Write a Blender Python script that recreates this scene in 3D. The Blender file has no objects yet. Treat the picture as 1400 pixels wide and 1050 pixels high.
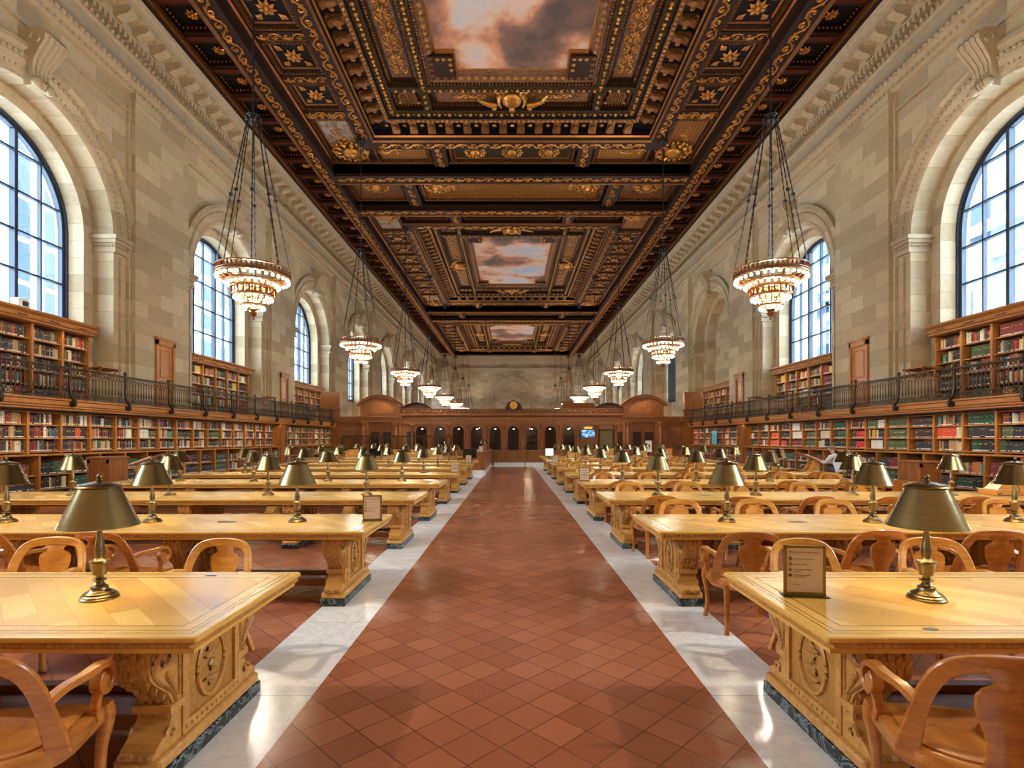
import bpy, bmesh, math, random
from mathutils import Vector, Matrix, Euler
R = random.Random(11)
SC = bpy.context.scene
COL = SC.collection
PI = math.pi
FPX = 740.0            # focal length in pixels of a 1400 px wide frame
EYE = 1.66             # camera height
rad = math.radians

# ------------------------------------------------------------------ mesh builder
class MB:
    def __init__(s):
        s.v = []; s.f = []; s.m = []; s.c = []
    def face(s, pts, mi=0, col=None):
        b = len(s.v); s.v.extend([tuple(p) for p in pts]); s.f.append(tuple(range(b, b + len(pts)))); s.m.append(mi); s.c.append(col)
    def idx(s, verts, faces, mi=0, col=None):
        b = len(s.v); s.v.extend([tuple(p) for p in verts])
        for f in faces:
            s.f.append(tuple(i + b for i in f)); s.m.append(mi); s.c.append(col)
    def box(s, x0, x1, y0, y1, z0, z1, mi=0, col=None):
        if x0 > x1: x0, x1 = x1, x0
        if y0 > y1: y0, y1 = y1, y0
        v = [(x0,y0,z0),(x1,y0,z0),(x1,y1,z0),(x0,y1,z0),(x0,y0,z1),(x1,y0,z1),(x1,y1,z1),(x0,y1,z1)]
        s.idx(v, [(0,3,2,1),(4,5,6,7),(0,1,5,4),(1,2,6,5),(2,3,7,6),(3,0,4,7)], mi, col)
    def bbox(s, x0, x1, y0, y1, z0, z1, b=0.01, mi=0):
        """box with chamfered vertical and top edges"""
        if x0 > x1: x0, x1 = x1, x0
        if y0 > y1: y0, y1 = y1, y0
        def loop(i, z): return [(x0+i,y0,z),(x1-i,y0,z),(x1,y0+i,z),(x1,y1-i,z),(x1-i,y1,z),(x0+i,y1,z),(x0,y1-i,z),(x0,y0+i,z)]
        def inner(i, z): return [(x0+b+i,y0+i,z),(x1-b-i,y0+i,z),(x1-i,y0+b+i,z),(x1-i,y1-b-i,z),(x1-b-i,y1-i,z),(x0+b+i,y1-i,z),(x0+i,y1-b-i,z),(x0+i,y0+b+i,z)]
        s.loft([inner(b*.5, z0), inner(0, z0+b*.5), inner(0, z1-b), inner(b*.5, z1-b*.3), inner(b, z1)], closed=True, mi=mi, caps=True)
    def loft(s, rings, closed=True, mi=0, caps=False, col=None, mis=None):
        n = len(rings[0]); b = len(s.v)
        for r in rings: s.v.extend([tuple(p) for p in r])
        for k in range(len(rings) - 1):
            for i in range(n if closed else n - 1):
                j = (i + 1) % n
                s.f.append((b + k*n + i, b + k*n + j, b + (k+1)*n + j, b + (k+1)*n + i)); s.m.append(mis[k] if mis else mi); s.c.append(col)
        if caps:
            s.f.append(tuple(b + i for i in range(n))[::-1]); s.m.append(mi); s.c.append(col)
            e = b + (len(rings)-1)*n
            s.f.append(tuple(e + i for i in range(n))); s.m.append(mi); s.c.append(col)
    def lathe(s, prof, n=24, c=(0,0,0), mi=0, caps=True, a0=0.0):
        rings = [[(c[0]+r*math.cos(a0+2*PI*i/n), c[1]+r*math.sin(a0+2*PI*i/n), c[2]+z) for i in range(n)] for r, z in prof]
        s.loft(rings, True, mi, caps)
    def prism(s, pts, f, a0, a1, mi=0, col=None):
        """outline pts (2-D) extruded: f(p, a) gives the 3-D point at extrusion a"""
        s.loft([[f(p, a0) for p in pts], [f(p, a1) for p in pts]], True, mi, True, col)
    def tube(s, path, r, n=6, closed=False, mi=0, flat=1.0, up=Vector((0,0,1)), caps=True):
        P = [Vector(p) for p in path]; m = len(P); rings = []
        for i in range(m):
            a = P[(i-1) % m] if closed or i > 0 else P[i]
            b = P[(i+1) % m] if closed or i < m-1 else P[i]
            t = (b - a)
            t = t.normalized() if t.length > 1e-9 else Vector((0,0,1))
            u = up - t * up.dot(t)
            if u.length < 1e-3: u = Vector((1,0,0)) - t * t.x
            u.normalize(); w = t.cross(u)
            rr = r[i] if isinstance(r, (list, tuple)) else r
            rings.append([P[i] + w*(rr*math.cos(2*PI*k/n)) + u*(rr*flat*math.sin(2*PI*k/n)) for k in range(n)])
        if closed: rings.append(rings[0])
        s.loft(rings, True, mi, caps and not closed)
    def sweep(s, path, ws, hs, ups, mi=0, k=0.3):
        """rounded-rectangle section of width ws (along the side vector) and height hs (along ups) swept along path"""
        P = [Vector(p) for p in path]; m = len(P); rings = []
        for i in range(m):
            t = (P[min(i+1, m-1)] - P[max(i-1, 0)]).normalized()
            u = Vector(ups[i] if isinstance(ups, list) else ups); u = (u - t*u.dot(t)).normalized(); w = t.cross(u)
            a = (ws[i] if isinstance(ws, (list, tuple)) else ws) / 2; b = (hs[i] if isinstance(hs, (list, tuple)) else hs) / 2
            q = min(a, b) * k
            sec = [(a-q,-b),(a,-b+q),(a,b-q),(a-q,b),(-a+q,b),(-a,b-q),(-a,-b+q),(-a+q,-b)]
            rings.append([P[i] + w*x + u*y for x, y in sec])
        s.loft(rings, True, mi, True)
    def ball(s, c, r, n=8, m=6, mi=0, sc=(1,1,1)):
        rings = []
        for j in range(1, m):
            t = PI*j/m
            rings.append([(c[0]+sc[0]*r*math.sin(t)*math.cos(2*PI*i/n), c[1]+sc[1]*r*math.sin(t)*math.sin(2*PI*i/n), c[2]-sc[2]*r*math.cos(t)) for i in range(n)])
        b = len(s.v); s.loft(rings, True, mi, False)
        e = len(s.v); s.v.append((c[0],c[1],c[2]-sc[2]*r)); s.v.append((c[0],c[1],c[2]+sc[2]*r))
        for i in range(n):
            j = (i+1) % n
            s.f.append((e, b+j, b+i)); s.m.append(mi); s.c.append(None)
            q = b + (m-2)*n
            s.f.append((e+1, q+i, q+j)); s.m.append(mi); s.c.append(None)
    def add(s, o, M, mi=None):
        b = len(s.v)
        s.v.extend([tuple(M @ Vector(p)) for p in o.v])
        s.f.extend([tuple(i + b for i in f) for f in o.f]); s.m.extend(o.m if mi is None else [mi]*len(o.f)); s.c.extend(o.c)
    def mesh(s, name, mats, smooth=None):
        me = bpy.data.meshes.new(name)
        me.from_pydata(s.v, [], s.f)
        for m in (mats if isinstance(mats, (list, tuple)) else [mats]): me.materials.append(m)
        me.polygons.foreach_set('material_index', s.m)
        if any(c is not None for c in s.c):
            at = me.color_attributes.new('Col', 'FLOAT_COLOR', 'CORNER')
            buf = []
            for f, c in zip(s.f, s.c):
                c = c or (.5,.5,.5)
                buf.extend([c[0], c[1], c[2], 1.0] * len(f))
            at.data.foreach_set('color', buf)
        me.update()
        bm = bmesh.new(); bm.from_mesh(me)
        bmesh.ops.remove_doubles(bm, verts=bm.verts, dist=1e-5)
        if len(bm.faces) < 60000: bmesh.ops.recalc_face_normals(bm, faces=bm.faces)
        bm.to_mesh(me); bm.free()
        if smooth:
            me.polygons.foreach_set('use_smooth', [True]*len(me.polygons))
            me.set_sharp_from_angle(angle=rad(smooth))
        return me
    def build(s, name, mats, parent=None, smooth=None, loc=None, rotz=0):
        o = bpy.data.objects.new(name, s.mesh(name, mats, smooth)); COL.objects.link(o)
        if parent: o.parent = parent
        if loc is not None: o.location = loc
        if rotz: o.rotation_euler = (0,0,rotz)
        return o

def tag(o, label=None, cat=None, group=None, kind=None):
    if label: o['label'] = label
    if cat: o['category'] = cat
    if group: o['group'] = group
    if kind: o['kind'] = kind
    return o
def empty(name, loc=(0,0,0), rotz=0):
    o = bpy.data.objects.new(name, None); COL.objects.link(o); o.location = loc; o.rotation_euler = (0,0,rotz)
    o.empty_display_size = .1
    return o
KIDS = {}
def kids(o):
    return [c for c in bpy.data.objects if c.parent == o]
def tree_of(o):
    return (o, [tree_of(c) for c in kids(o)])
def dup(tree, parent=None):
    o, ch = tree
    c = o.copy(); COL.objects.link(c)
    if parent: c.parent = parent
    for k in ch: dup(k, c)
    return c

# ------------------------------------------------------------------ materials
def srgb(r, g, b):
    f = lambda c: (c/255/12.92) if c/255 <= .04045 else ((c/255+.055)/1.055)**2.4
    return (f(r), f(g), f(b), 1.0)
class NT:
    def __init__(s, name):
        s.mat = bpy.data.materials.new(name); s.mat.use_nodes = True
        s.nt = s.mat.node_tree; s.nt.nodes.clear()
        s.out = s.nt.nodes.new('ShaderNodeOutputMaterial')
        s.b = s.nt.nodes.new('ShaderNodeBsdfPrincipled'); s.nt.links.new(s.b.outputs[0], s.out.inputs[0])
    def n(s, t, **kw):
        x = s.nt.nodes.new(t)
        for k, v in kw.items(): setattr(x, k, v)
        return x
    def set(s, node, **kw):
        for k, v in kw.items(): node.inputs[k.replace('_', ' ')].default_value = v
        return node
    def l(s, a, b): s.nt.links.new(a, b)
    def val(s, inp, v):
        if hasattr(v, 'links'): s.l(v, inp)
        else: inp.default_value = v
    def math(s, op, a, b=0.0, c=None):
        x = s.n('ShaderNodeMath', operation=op); s.val(x.inputs[0], a); s.val(x.inputs[1], b)
        if c is not None: s.val(x.inputs[2], c)
        return x.outputs[0]
    def mix(s, f, a, b, mode='MIX'):
        x = s.n('ShaderNodeMix', data_type='RGBA', blend_type=mode); s.val(x.inputs[0], f); s.val(x.inputs[6], a); s.val(x.inputs[7], b)
        return x.outputs[2]
    def ramp(s, f, stops):
        x = s.n('ShaderNodeValToRGB'); cr = x.color_ramp
        while len(cr.elements) < len(stops): cr.elements.new(.5)
        for e, (p, c) in zip(cr.elements, stops): e.position = p; e.color = c
        s.val(x.inputs[0], f); return x.outputs[0]
    def coord(s, kind='Object', scale=(1,1,1), rot=(0,0,0), loc=(0,0,0)):
        if kind == 'World':
            o = s.n('ShaderNodeNewGeometry').outputs['Position']
        else: o = s.n('ShaderNodeTexCoord').outputs[kind]
        m = s.n('ShaderNodeMapping'); s.l(o, m.inputs[0]); m.inputs['Scale'].default_value = scale; m.inputs['Rotation'].default_value = rot; m.inputs['Location'].default_value = loc
        return m.outputs[0]
    def noise(s, vec, scale=5, detail=4, rough=.55, dist=0.0):
        x = s.n('ShaderNodeTexNoise'); s.l(vec, x.inputs['Vector']); x.inputs['Scale'].default_value = scale; x.inputs['Detail'].default_value = detail; x.inputs['Roughness'].default_value = rough; x.inputs['Distortion'].default_value = dist
        return x.outputs[0]
    def bump(s, h, strength=.3, dist=.01):
        x = s.n('ShaderNodeBump'); s.val(x.inputs['Height'], h); x.inputs['Strength'].default_value = strength; x.inputs['Distance'].default_value = dist
        s.l(x.outputs[0], s.b.inputs['Normal'])
    def pr(s, col=None, rough=None, metal=None, spec=None, coat=None):
        if col is not None: s.val(s.b.inputs['Base Color'], col)
        if rough is not None: s.val(s.b.inputs['Roughness'], rough)
        if metal is not None: s.val(s.b.inputs['Metallic'], metal)
        if spec is not None: s.val(s.b.inputs['Specular IOR Level'], spec)
        if coat is not None: s.val(s.b.inputs['Coat Weight'], coat)
        return s

def m_plain(name, col, rough=.5, metal=0.0, var=.12, scale=6, bump=0.0, spec=None, coat=None):
    t = NT(name); v = t.coord('Object')
    nz = t.noise(v, scale)
    c2 = tuple(c*(1-var*2) for c in col[:3]) + (1,)
    c1 = tuple(min(1, c*(1+var)) for c in col[:3]) + (1,)
    t.pr(t.mix(nz, c2, c1), rough, metal, spec, coat)
    if bump: t.bump(nz, bump, .01)
    return t.mat
def m_wood(name, dark, light, rough=.35, grain=(1,14,14), scale=2.0, bump=.08, coat=None, rnd=.25):
    t = NT(name); v = t.coord('Object', grain)
    oi = t.n('ShaderNodeObjectInfo').outputs['Random']
    ad = t.n('ShaderNodeVectorMath', operation='ADD'); t.l(v, ad.inputs[0])
    cb = t.n('ShaderNodeCombineXYZ')
    for i in range(3): t.l(t.math('MULTIPLY', oi, 7.3 + i*3.1), cb.inputs[i])
    t.l(cb.outputs[0], ad.inputs[1])
    nz = t.noise(ad.outputs[0], scale, 6, .65, .6)
    fine = t.noise(ad.outputs[0], scale*6, 3, .6, .2)
    f = t.math('ADD', t.math('MULTIPLY', nz, .75), t.math('MULTIPLY', fine, .3))
    c = t.ramp(f, [(.3, dark), (.7, light)])
    k = t.math('ADD', t.math('MULTIPLY', oi, rnd), 1 - rnd/2)
    hs = t.n('ShaderNodeHueSaturation'); t.l(c, hs.inputs['Color']); t.l(k, hs.inputs['Value'])
    t.pr(hs.outputs[0], rough, 0, None, coat)
    t.bump(f, bump, .004)
    return t.mat
def m_carved(name, dark, light, rough=.42, scale=22, strength=.9, dist=.02, grain=(1,1,1)):
    """carved wood: a foliate relief in the surface"""
    t = NT(name); v = t.coord('Object', grain)
    nz = t.noise(v, scale*.35, 2, .5, 2.2)
    vo = t.n('ShaderNodeTexVoronoi'); t.l(v, vo.inputs['Vector']); vo.inputs['Scale'].default_value = scale
    h = t.math('ADD', t.math('MULTIPLY', nz, .8), t.math('MULTIPLY', vo.outputs['Distance'], .6))
    g = t.noise(v, 5, 5)
    t.pr(t.mix(g, dark, light), rough)
    t.bump(h, strength, dist)
    return t.mat
def m_stone(name, c1, c2, bw=1.25, rh=.5, mortar=.006, off=.5, rough=.75, spec=.25):
    """ashlar masonry laid along world y or x and z, whichever the surface runs along"""
    t = NT(name)
    g = t.n('ShaderNodeNewGeometry')
    sp = t.n('ShaderNodeSeparateXYZ'); t.l(g.outputs['Position'], sp.inputs[0])
    sn = t.n('ShaderNodeSeparateXYZ'); t.l(g.outputs['True Normal'], sn.inputs[0])
    fx = t.math('GREATER_THAN', t.math('ABSOLUTE', sn.outputs[0]), .6)
    u = t.math('ADD', t.math('MULTIPLY', sp.outputs[1], fx), t.math('MULTIPLY', sp.outputs[0], t.math('SUBTRACT', 1.0, fx)))
    fz = t.math('GREATER_THAN', t.math('ABSOLUTE', sn.outputs[2]), .75)
    w = t.math('ADD', t.math('MULTIPLY', sp.outputs[2], t.math('SUBTRACT', 1.0, fz)), t.math('MULTIPLY', sp.outputs[1], fz))
    cb = t.n('ShaderNodeCombineXYZ'); t.l(u, cb.inputs[0]); t.l(w, cb.inputs[1])
    br = t.n('ShaderNodeTexBrick'); t.l(cb.outputs[0], br.inputs['Vector']); br.offset = off
    br.inputs['Scale'].default_value = 1.0; br.inputs['Brick Width'].default_value = bw; br.inputs['Row Height'].default_value = rh
    br.inputs['Mortar Size'].default_value = mortar; br.inputs['Color1'].default_value = c1; br.inputs['Color2'].default_value = c2
    br.inputs['Mortar'].default_value = tuple(c*.62 for c in c2[:3]) + (1,); br.inputs['Mortar Smooth'].default_value = .3; br.inputs['Bias'].default_value = -.1
    nz = t.noise(g.outputs['Position'], 1.1, 6, .65); n2 = t.noise(g.outputs['Position'], 9, 4, .6)
    col = t.mix(t.math('MULTIPLY', nz, .8), br.outputs['Color'], t.mix(n2, tuple(c*.72 for c in c2[:3]) + (1,), tuple(min(1, c*1.1) for c in c1[:3]) + (1,)))
    t.pr(col, rough, 0, spec)
    t.bump(t.math('SUBTRACT', t.math('MULTIPLY', n2, .25), br.outputs['Fac']), .35, .008)
    return t.mat
def m_emit(name, col, strength):
    t = NT(name); t.pr(col, .4)
    t.b.inputs['Emission Color'].default_value = col; t.b.inputs['Emission Strength'].default_value = strength
    return t.mat

M = {}
M['stone'] = m_stone('limestone ashlar', srgb(202,180,142), srgb(148,124,90))
M['stone_plain'] = m_plain('carved limestone', srgb(180,158,122), .75, 0, .14, 4, .12)
M['stone_carved'] = m_carved('limestone foliate relief', srgb(160,136,98), srgb(206,182,140), .8, 14, .8, .03)
M['ceil_wood'] = m_plain('dark coffer wood', srgb(40,19,10), .5, 0, .25, 3, .05, .2)
M['ceil_purple'] = m_plain('purple brown beam paint', srgb(50,30,20), .6, 0, .2, 3, 0, .15)
M['ceil_red'] = m_plain('dark red painted beam', srgb(86,30,18), .55, 0, .2, 3, 0, .2)
M['ceil_black'] = m_plain('blackish coffer ground', srgb(20,15,13), .6, 0, .2, 3, 0, .15)
M['ceil_green'] = m_plain('olive painted beam', srgb(52,38,18), .6, 0, .2, 5, 0, .15)
M['gold'] = m_plain('old gilding', srgb(196,132,56), .36, .75, .3, 9)
M['gold_dark'] = m_plain('tarnished gilding', srgb(132,82,34), .42, .6, .35, 9)
M['gold_relief'] = m_carved('gilded foliate relief', srgb(40,20,9), srgb(132,80,32), .4, 9, 1.0, .06)
M['gold_diaper'] = None
M['oak'] = None
M['chair'] = m_wood('shaded amber oak of the chairs', srgb(134,70,22), srgb(200,126,50), .32, (2,2,9), 3.0, .05, .25, .3)  # shade on the camera-side chair backs is put into this darker tone
M['chair_light'] = m_wood('lit honey oak of the chairs', srgb(184,116,42), srgb(232,172,84), .28, (2,2,9), 3.0, .05, .3, .25)  # the same chair oak in its lit tone, for the far-side chairs
M['oak_side'] = m_wood('table oak', srgb(156,100,42), srgb(216,160,82), .4, (1,8,8), 2.2, .08, .1, .1)
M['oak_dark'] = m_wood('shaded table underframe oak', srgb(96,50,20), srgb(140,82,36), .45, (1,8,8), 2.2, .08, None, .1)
M['oak_carved'] = m_carved('carved table oak', srgb(136,86,34), srgb(208,152,76), .42, 30, .8, .012)
M['case'] = m_wood('bookcase oak', srgb(138,84,32), srgb(188,122,54), .42, (6,6,1), 2.4, .06, None, .12)
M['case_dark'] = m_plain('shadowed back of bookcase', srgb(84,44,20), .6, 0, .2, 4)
M['mahog'] = m_wood('red brown mahogany', srgb(106,56,22), srgb(168,102,46), .36, (5,5,1), 1.6, .05, .1, .1)
M['mahog_dark'] = m_plain('dark mahogany', srgb(52,24,12), .5, 0, .25, 4)
M['mahog_carved'] = m_carved('carved mahogany frieze', srgb(92,46,16), srgb(166,96,42), .45, 9, .8, .04)
M['bronze'] = m_plain('dark bronze', srgb(74,62,46), .45, .7, .3, 14)
M['iron'] = m_plain('black iron', srgb(34,30,28), .5, .5, .2, 10)
M['steel_blue'] = m_plain('window frame painted blue black', srgb(46,54,66), .45, .2, .15, 8)
M['brass'] = m_plain('polished brass', srgb(216,170,84), .24, 1.0, .1, 10)
M['white'] = m_plain('white plaster', srgb(232,228,220), .6, 0, .05, 6)
M['paper'] = m_plain('white paper', srgb(236,232,226), .6, 0, .03, 8)
M['black'] = m_plain('black plastic', srgb(22,23,27), .45, 0, .1, 8)
M['screen_black'] = m_plain('switched off screen', srgb(16,18,22), .15, 0, .1, 8)
M['shirt'] = m_plain('pale blue shirt cloth', srgb(206,212,222), .85, 0, .08, 12, .1)
M['trousers'] = m_plain('dark trousers cloth', srgb(38,36,40), .85, 0, .1, 12)
M['skin'] = m_plain('skin', srgb(196,144,116), .55, 0, .06, 12)
M['hair'] = m_plain('grey hair', srgb(132,128,124), .8, 0, .2, 40, .3)
M['bulb'] = m_emit('lit frosted bulb', (1.0,.84,.56,1), 5.5)
M['ink'] = m_plain('printed ink', srgb(44,34,34), .6, 0, .1, 9)
M['screen_white'] = m_emit('lit white screen', (.85,.92,1,1), .9)

def mk_special():
    # brushed lamp shade brass: rings around the axis
    t = NT('brushed antique brass'); v = t.coord('Object', (1,1,160))
    nz = t.noise(v, 2.0, 4, .6)
    t.pr(t.mix(nz, srgb(122,106,72), srgb(160,142,98)), t.math('ADD', t.math('MULTIPLY', nz, .10), .18), 1.0)
    t.b.inputs['Anisotropic'].default_value = .6
    t.bump(nz, .015, .001); M['shade'] = t.mat
    t = NT('antique brass foot'); v = t.coord('Object'); nz = t.noise(v, 14, 4)
    t.pr(t.mix(nz, srgb(92,80,58), srgb(150,132,96)), .30, 1.0); M['foot'] = t.mat
    t = NT('white enamel inside of shade'); t.pr(srgb(238,226,196), .5); M['enamel'] = t.mat
    # table top: oak parquet with inlaid border lines (object x runs 0..7, y -0.607..0.607)
    t = NT('oak parquet table top')
    o = t.n('ShaderNodeTexCoord').outputs['Object']; sp = t.n('ShaderNodeSeparateXYZ'); t.l(o, sp.inputs[0])
    mp = t.n('ShaderNodeMapping'); t.l(o, mp.inputs[0]); mp.inputs['Rotation'].default_value = (0,0,rad(45))
    br = t.n('ShaderNodeTexBrick'); t.l(mp.outputs[0], br.inputs['Vector'])
    br.inputs['Scale'].default_value = 1.0; br.inputs['Brick Width'].default_value = .52; br.inputs['Row Height'].default_value = .13; br.inputs['Mortar Size'].default_value = .0008
    br.inputs['Color1'].default_value = srgb(208,158,70); br.inputs['Color2'].default_value = srgb(240,198,108); br.inputs['Mortar'].default_value = srgb(170,118,54); br.inputs['Bias'].default_value = 0
    m2 = t.n('ShaderNodeMapping'); t.l(mp.outputs[0], m2.inputs[0]); m2.inputs['Scale'].default_value = (2,26,2)
    gr = t.noise(m2.outputs[0], 3, 5, .6, .3)
    field = t.mix(t.math('MULTIPLY', gr, .45), br.outputs['Color'], srgb(186,132,60))
    m3 = t.n('ShaderNodeMapping'); t.l(o, m3.inputs[0]); m3.inputs['Scale'].default_value = (2,30,2)
    g3 = t.noise(m3.outputs[0], 3, 5, .6, .3)
    border = t.mix(g3, srgb(204,150,66), srgb(236,190,102))
    dx = t.math('SUBTRACT', 3.5, t.math('ABSOLUTE', t.math('SUBTRACT', sp.outputs[0], 3.5)))
    dy = t.math('SUBTRACT', .607, t.math('ABSOLUTE', sp.outputs[1]))
    d = t.math('MINIMUM', dx, dy)
    col = t.mix(t.math('GREATER_THAN', d, .15), border, field)
    for p in (.055, .085, .15):
        line = t.math('LESS_THAN', t.math('ABSOLUTE', t.math('SUBTRACT', d, p)), .0035)
        col = t.mix(line, col, srgb(96,56,24))
    rg = t.noise(o, 2.5, 4, .6)
    t.pr(col, t.math('ADD', t.math('MULTIPLY', rg, .06), .23), 0, .5, .3); t.b.inputs['Coat Roughness'].default_value = .2
    t.bump(gr, .02, .002); M['oak'] = t.mat
    # terracotta: diagonal quarry tiles
    t = NT('terracotta quarry tiles')
    g = t.n('ShaderNodeNewGeometry').outputs['Position']
    mp = t.n('ShaderNodeMapping'); t.l(g, mp.inputs[0]); mp.inputs['Rotation'].default_value = (0,0,rad(45)); mp.inputs['Location'].default_value = (.03,.06,0)
    br = t.n('ShaderNodeTexBrick'); t.l(mp.outputs[0], br.inputs['Vector']); br.offset = 0.0
    br.inputs['Scale'].default_value = 1.0; br.inputs['Brick Width'].default_value = .2305; br.inputs['Row Height'].default_value = .2305; br.inputs['Mortar Size'].default_value = .0045; br.inputs['Mortar Smooth'].default_value = .15
    br.inputs['Color1'].default_value = srgb(184,112,80); br.inputs['Color2'].default_value = srgb(148,84,62); br.inputs['Mortar'].default_value = srgb(58,42,36); br.inputs['Bias'].default_value = 0
    n1 = t.noise(g, 7.0, 5, .6); n2 = t.noise(g, .35, 3, .5); n3 = t.noise(g, 60, 2, .5)
    col = t.mix(t.math('MULTIPLY', n1, .5), br.outputs['Color'], srgb(182,116,74))
    col = t.mix(t.math('MULTIPLY', n2, .35), col, srgb(140,76,54))
    t.pr(col, t.math('ADD', t.math('MULTIPLY', n2, .12), .19), 0, .5)
    t.bump(t.math('ADD', t.math('SUBTRACT', t.math('MULTIPLY', n1, .5), br.outputs['Fac']), 0.0), .2, .004); M['terra'] = t.mat
    # white marble band with slab joints across it
    t = NT('honed white marble'); g = t.n('ShaderNodeNewGeometry').outputs['Position']
    n1 = t.noise(g, 1.6, 8, .7, 1.2)
    v = t.ramp(n1, [(.44, srgb(236,232,226)), (.5, srgb(222,217,210)), (.54, srgb(238,235,229))])
    sp = t.n('ShaderNodeSeparateXYZ'); t.l(g, sp.inputs[0])
    jt = t.math('LESS_THAN', t.math('ABSOLUTE', t.math('SUBTRACT', t.math('FRACT', t.math('DIVIDE', sp.outputs[1], 1.4)), .5)), .0022)
    v = t.mix(jt, v, srgb(120,112,104))
    t.pr(v, t.math('ADD', t.math('MULTIPLY', t.noise(g, 5, 4), .14), .13), 0, .5); M['marble'] = t.mat
    t = NT('dark green veined marble'); g = t.n('ShaderNodeNewGeometry').outputs['Position']
    n1 = t.noise(g, 5, 6, .65, 2.0)
    t.pr(t.ramp(n1, [(.455, srgb(22,30,32)), (.49, srgb(120,138,138)), (.52, srgb(30,42,44)), (.75, srgb(16,22,24))]), .2); M['verde'] = t.mat
    # painted sky of the ceiling murals
    def mural(name, seed, blue):
        t = NT(name); v = t.coord('World', (.2,.2,.2), (0,0,0), (seed, seed*2.3, 0))
        n1 = t.noise(v, 1.7, 7, .56, .25)
        v2 = t.coord('World', (.2,.2,.2), (0,0,0), (seed+9, seed, 3)); n2 = t.noise(v2, 1.3, 5, .5, .2)
        clouds = t.ramp(n1, [(.34, srgb(74,60,54)), (.43, srgb(124,88,72)), (.49, srgb(182,122,90)), (.545, srgb(206,160,118)), (.61, srgb(224,202,168))])
        sky = t.ramp(n2, [(.40, srgb(190,148,128)), (.56, srgb(168,164,170)), (.7, blue)])
        t.pr(t.mix(t.ramp(n1, [(.50, (0,0,0,1)), (.62, (1,1,1,1))]), clouds, sky), .7); return t.mat
    M['mural1'] = mural('painted cloud mural warm', 3.7, srgb(150,170,190))
    M['mural2'] = mural('painted cloud mural middle', 8.1, srgb(130,165,200))
    M['mural3'] = mural('painted cloud mural blue', 14.6, srgb(96,150,205))
    # gold diaper panels
    t = NT('gold diaper panel'); v = t.coord('World', (1,1,1), (0,0,rad(45)))
    ch = t.n('ShaderNodeTexChecker'); t.l(v, ch.inputs['Vector']); ch.inputs['Scale'].default_value = 9
    ch.inputs['Color1'].default_value = srgb(160,104,38); ch.inputs['Color2'].default_value = srgb(116,70,26)
    t.pr(ch.outputs[0], .45, .4); M['gold_diaper'] = t.mat
    t = NT('faded painted panel'); v = t.coord('World'); nz = t.noise(v, 2.2, 5, .6, 1.5)
    t.pr(t.ramp(nz, [(.35, srgb(92,74,56)), (.5, srgb(140,122,100)), (.65, srgb(156,146,132))]), .6); M['panel_paint'] = t.mat
    # books take their own cloth colour from the mesh
    t = NT('book cloth'); a = t.n('ShaderNodeAttribute', attribute_name='Col')
    nz = t.noise(t.coord('World'), 40, 3)
    t.pr(t.mix(t.math('MULTIPLY', nz, .25), a.outputs['Color'], (.05,.04,.03,1)), .6); M['book'] = t.mat
    # clear glass
    def glass(name, tint, refl):
        t = NT(name); t.nt.nodes.remove(t.b)
        tr = t.n('ShaderNodeBsdfTransparent'); tr.inputs[0].default_value = tint
        gl = t.n('ShaderNodeBsdfGlossy'); gl.inputs['Roughness'].default_value = .02
        fr = t.n('ShaderNodeFresnel'); fr.inputs[0].default_value = 1.45
        ms = t.n('ShaderNodeMixShader'); t.l(t.math('MULTIPLY', fr.outputs[0], refl), ms.inputs[0]); t.l(tr.outputs[0], ms.inputs[1]); t.l(gl.outputs[0], ms.inputs[2]); t.l(ms.outputs[0], t.out.inputs[0])
        return t.mat
    M['glass'] = glass('window glass', (.93,.97,1,1), .6)
    M['glass_bronze'] = glass('screen glass', (.86,.83,.76,1), .8)
    # facades outside
    def facade(name, u, stripe_u, stripe_z, wall, glassc, wu, wz):
        t = NT(name); g = t.n('ShaderNodeNewGeometry').outputs['Position']; sp = t.n('ShaderNodeSeparateXYZ'); t.l(g, sp.inputs[0])
        fu = t.math('FRACT', t.math('DIVIDE', t.math('ADD', sp.outputs[1], t.math('MULTIPLY', sp.outputs[0], .77)), stripe_u)); fz = t.math('FRACT', t.math('DIVIDE', sp.outputs[2], stripe_z))
        win = t.math('MULTIPLY', t.math('GREATER_THAN', fu, wu), t.math('GREATER_THAN', fz, wz))
        nz = t.noise(g, .35, 3)
        gc = t.mix(nz, glassc, tuple(min(1, c*1.9) for c in glassc[:3]) + (1,))
        t.pr(t.mix(win, wall, gc), .5); return t.mat
    M['fac_fins'] = facade('tower with white fins', 0, 3.4, 4.2, srgb(170,180,196), srgb(26,44,66), .46, .1)
    M['fac_bands'] = facade('tower with banded windows', 0, 5.2, 4.4, srgb(172,180,192), srgb(26,46,70), .30, .45)
    M['fac_stone'] = facade('pale stone building', 0, 8.0, 7.5, srgb(140,145,150), srgb(34,56,80), .74, .5)
    M['stone_out'] = m_plain('weathered outside stone', srgb(160,165,170), .8, 0, .08, .4)
    M['blue_glass'] = m_plain('blue glass pane outside', srgb(70,130,190), .2, 0, .2, .4)
    # TV picture: sea and islands
    t = NT('television picture'); v = t.coord('Object', (2.2,1,5)); nz = t.noise(v, 1.6, 4, .6, .5)
    t.b.inputs['Emission Strength'].default_value = 1.0
    c = t.ramp(nz, [(.36, srgb(24,60,110)), (.48, srgb(70,150,205)), (.58, srgb(196,226,240))]); t.pr((0,0,0,1), .2); t.l(c, t.b.inputs['Emission Color']); M['tv'] = t.mat
mk_special()
EXPO = 0.0
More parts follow.
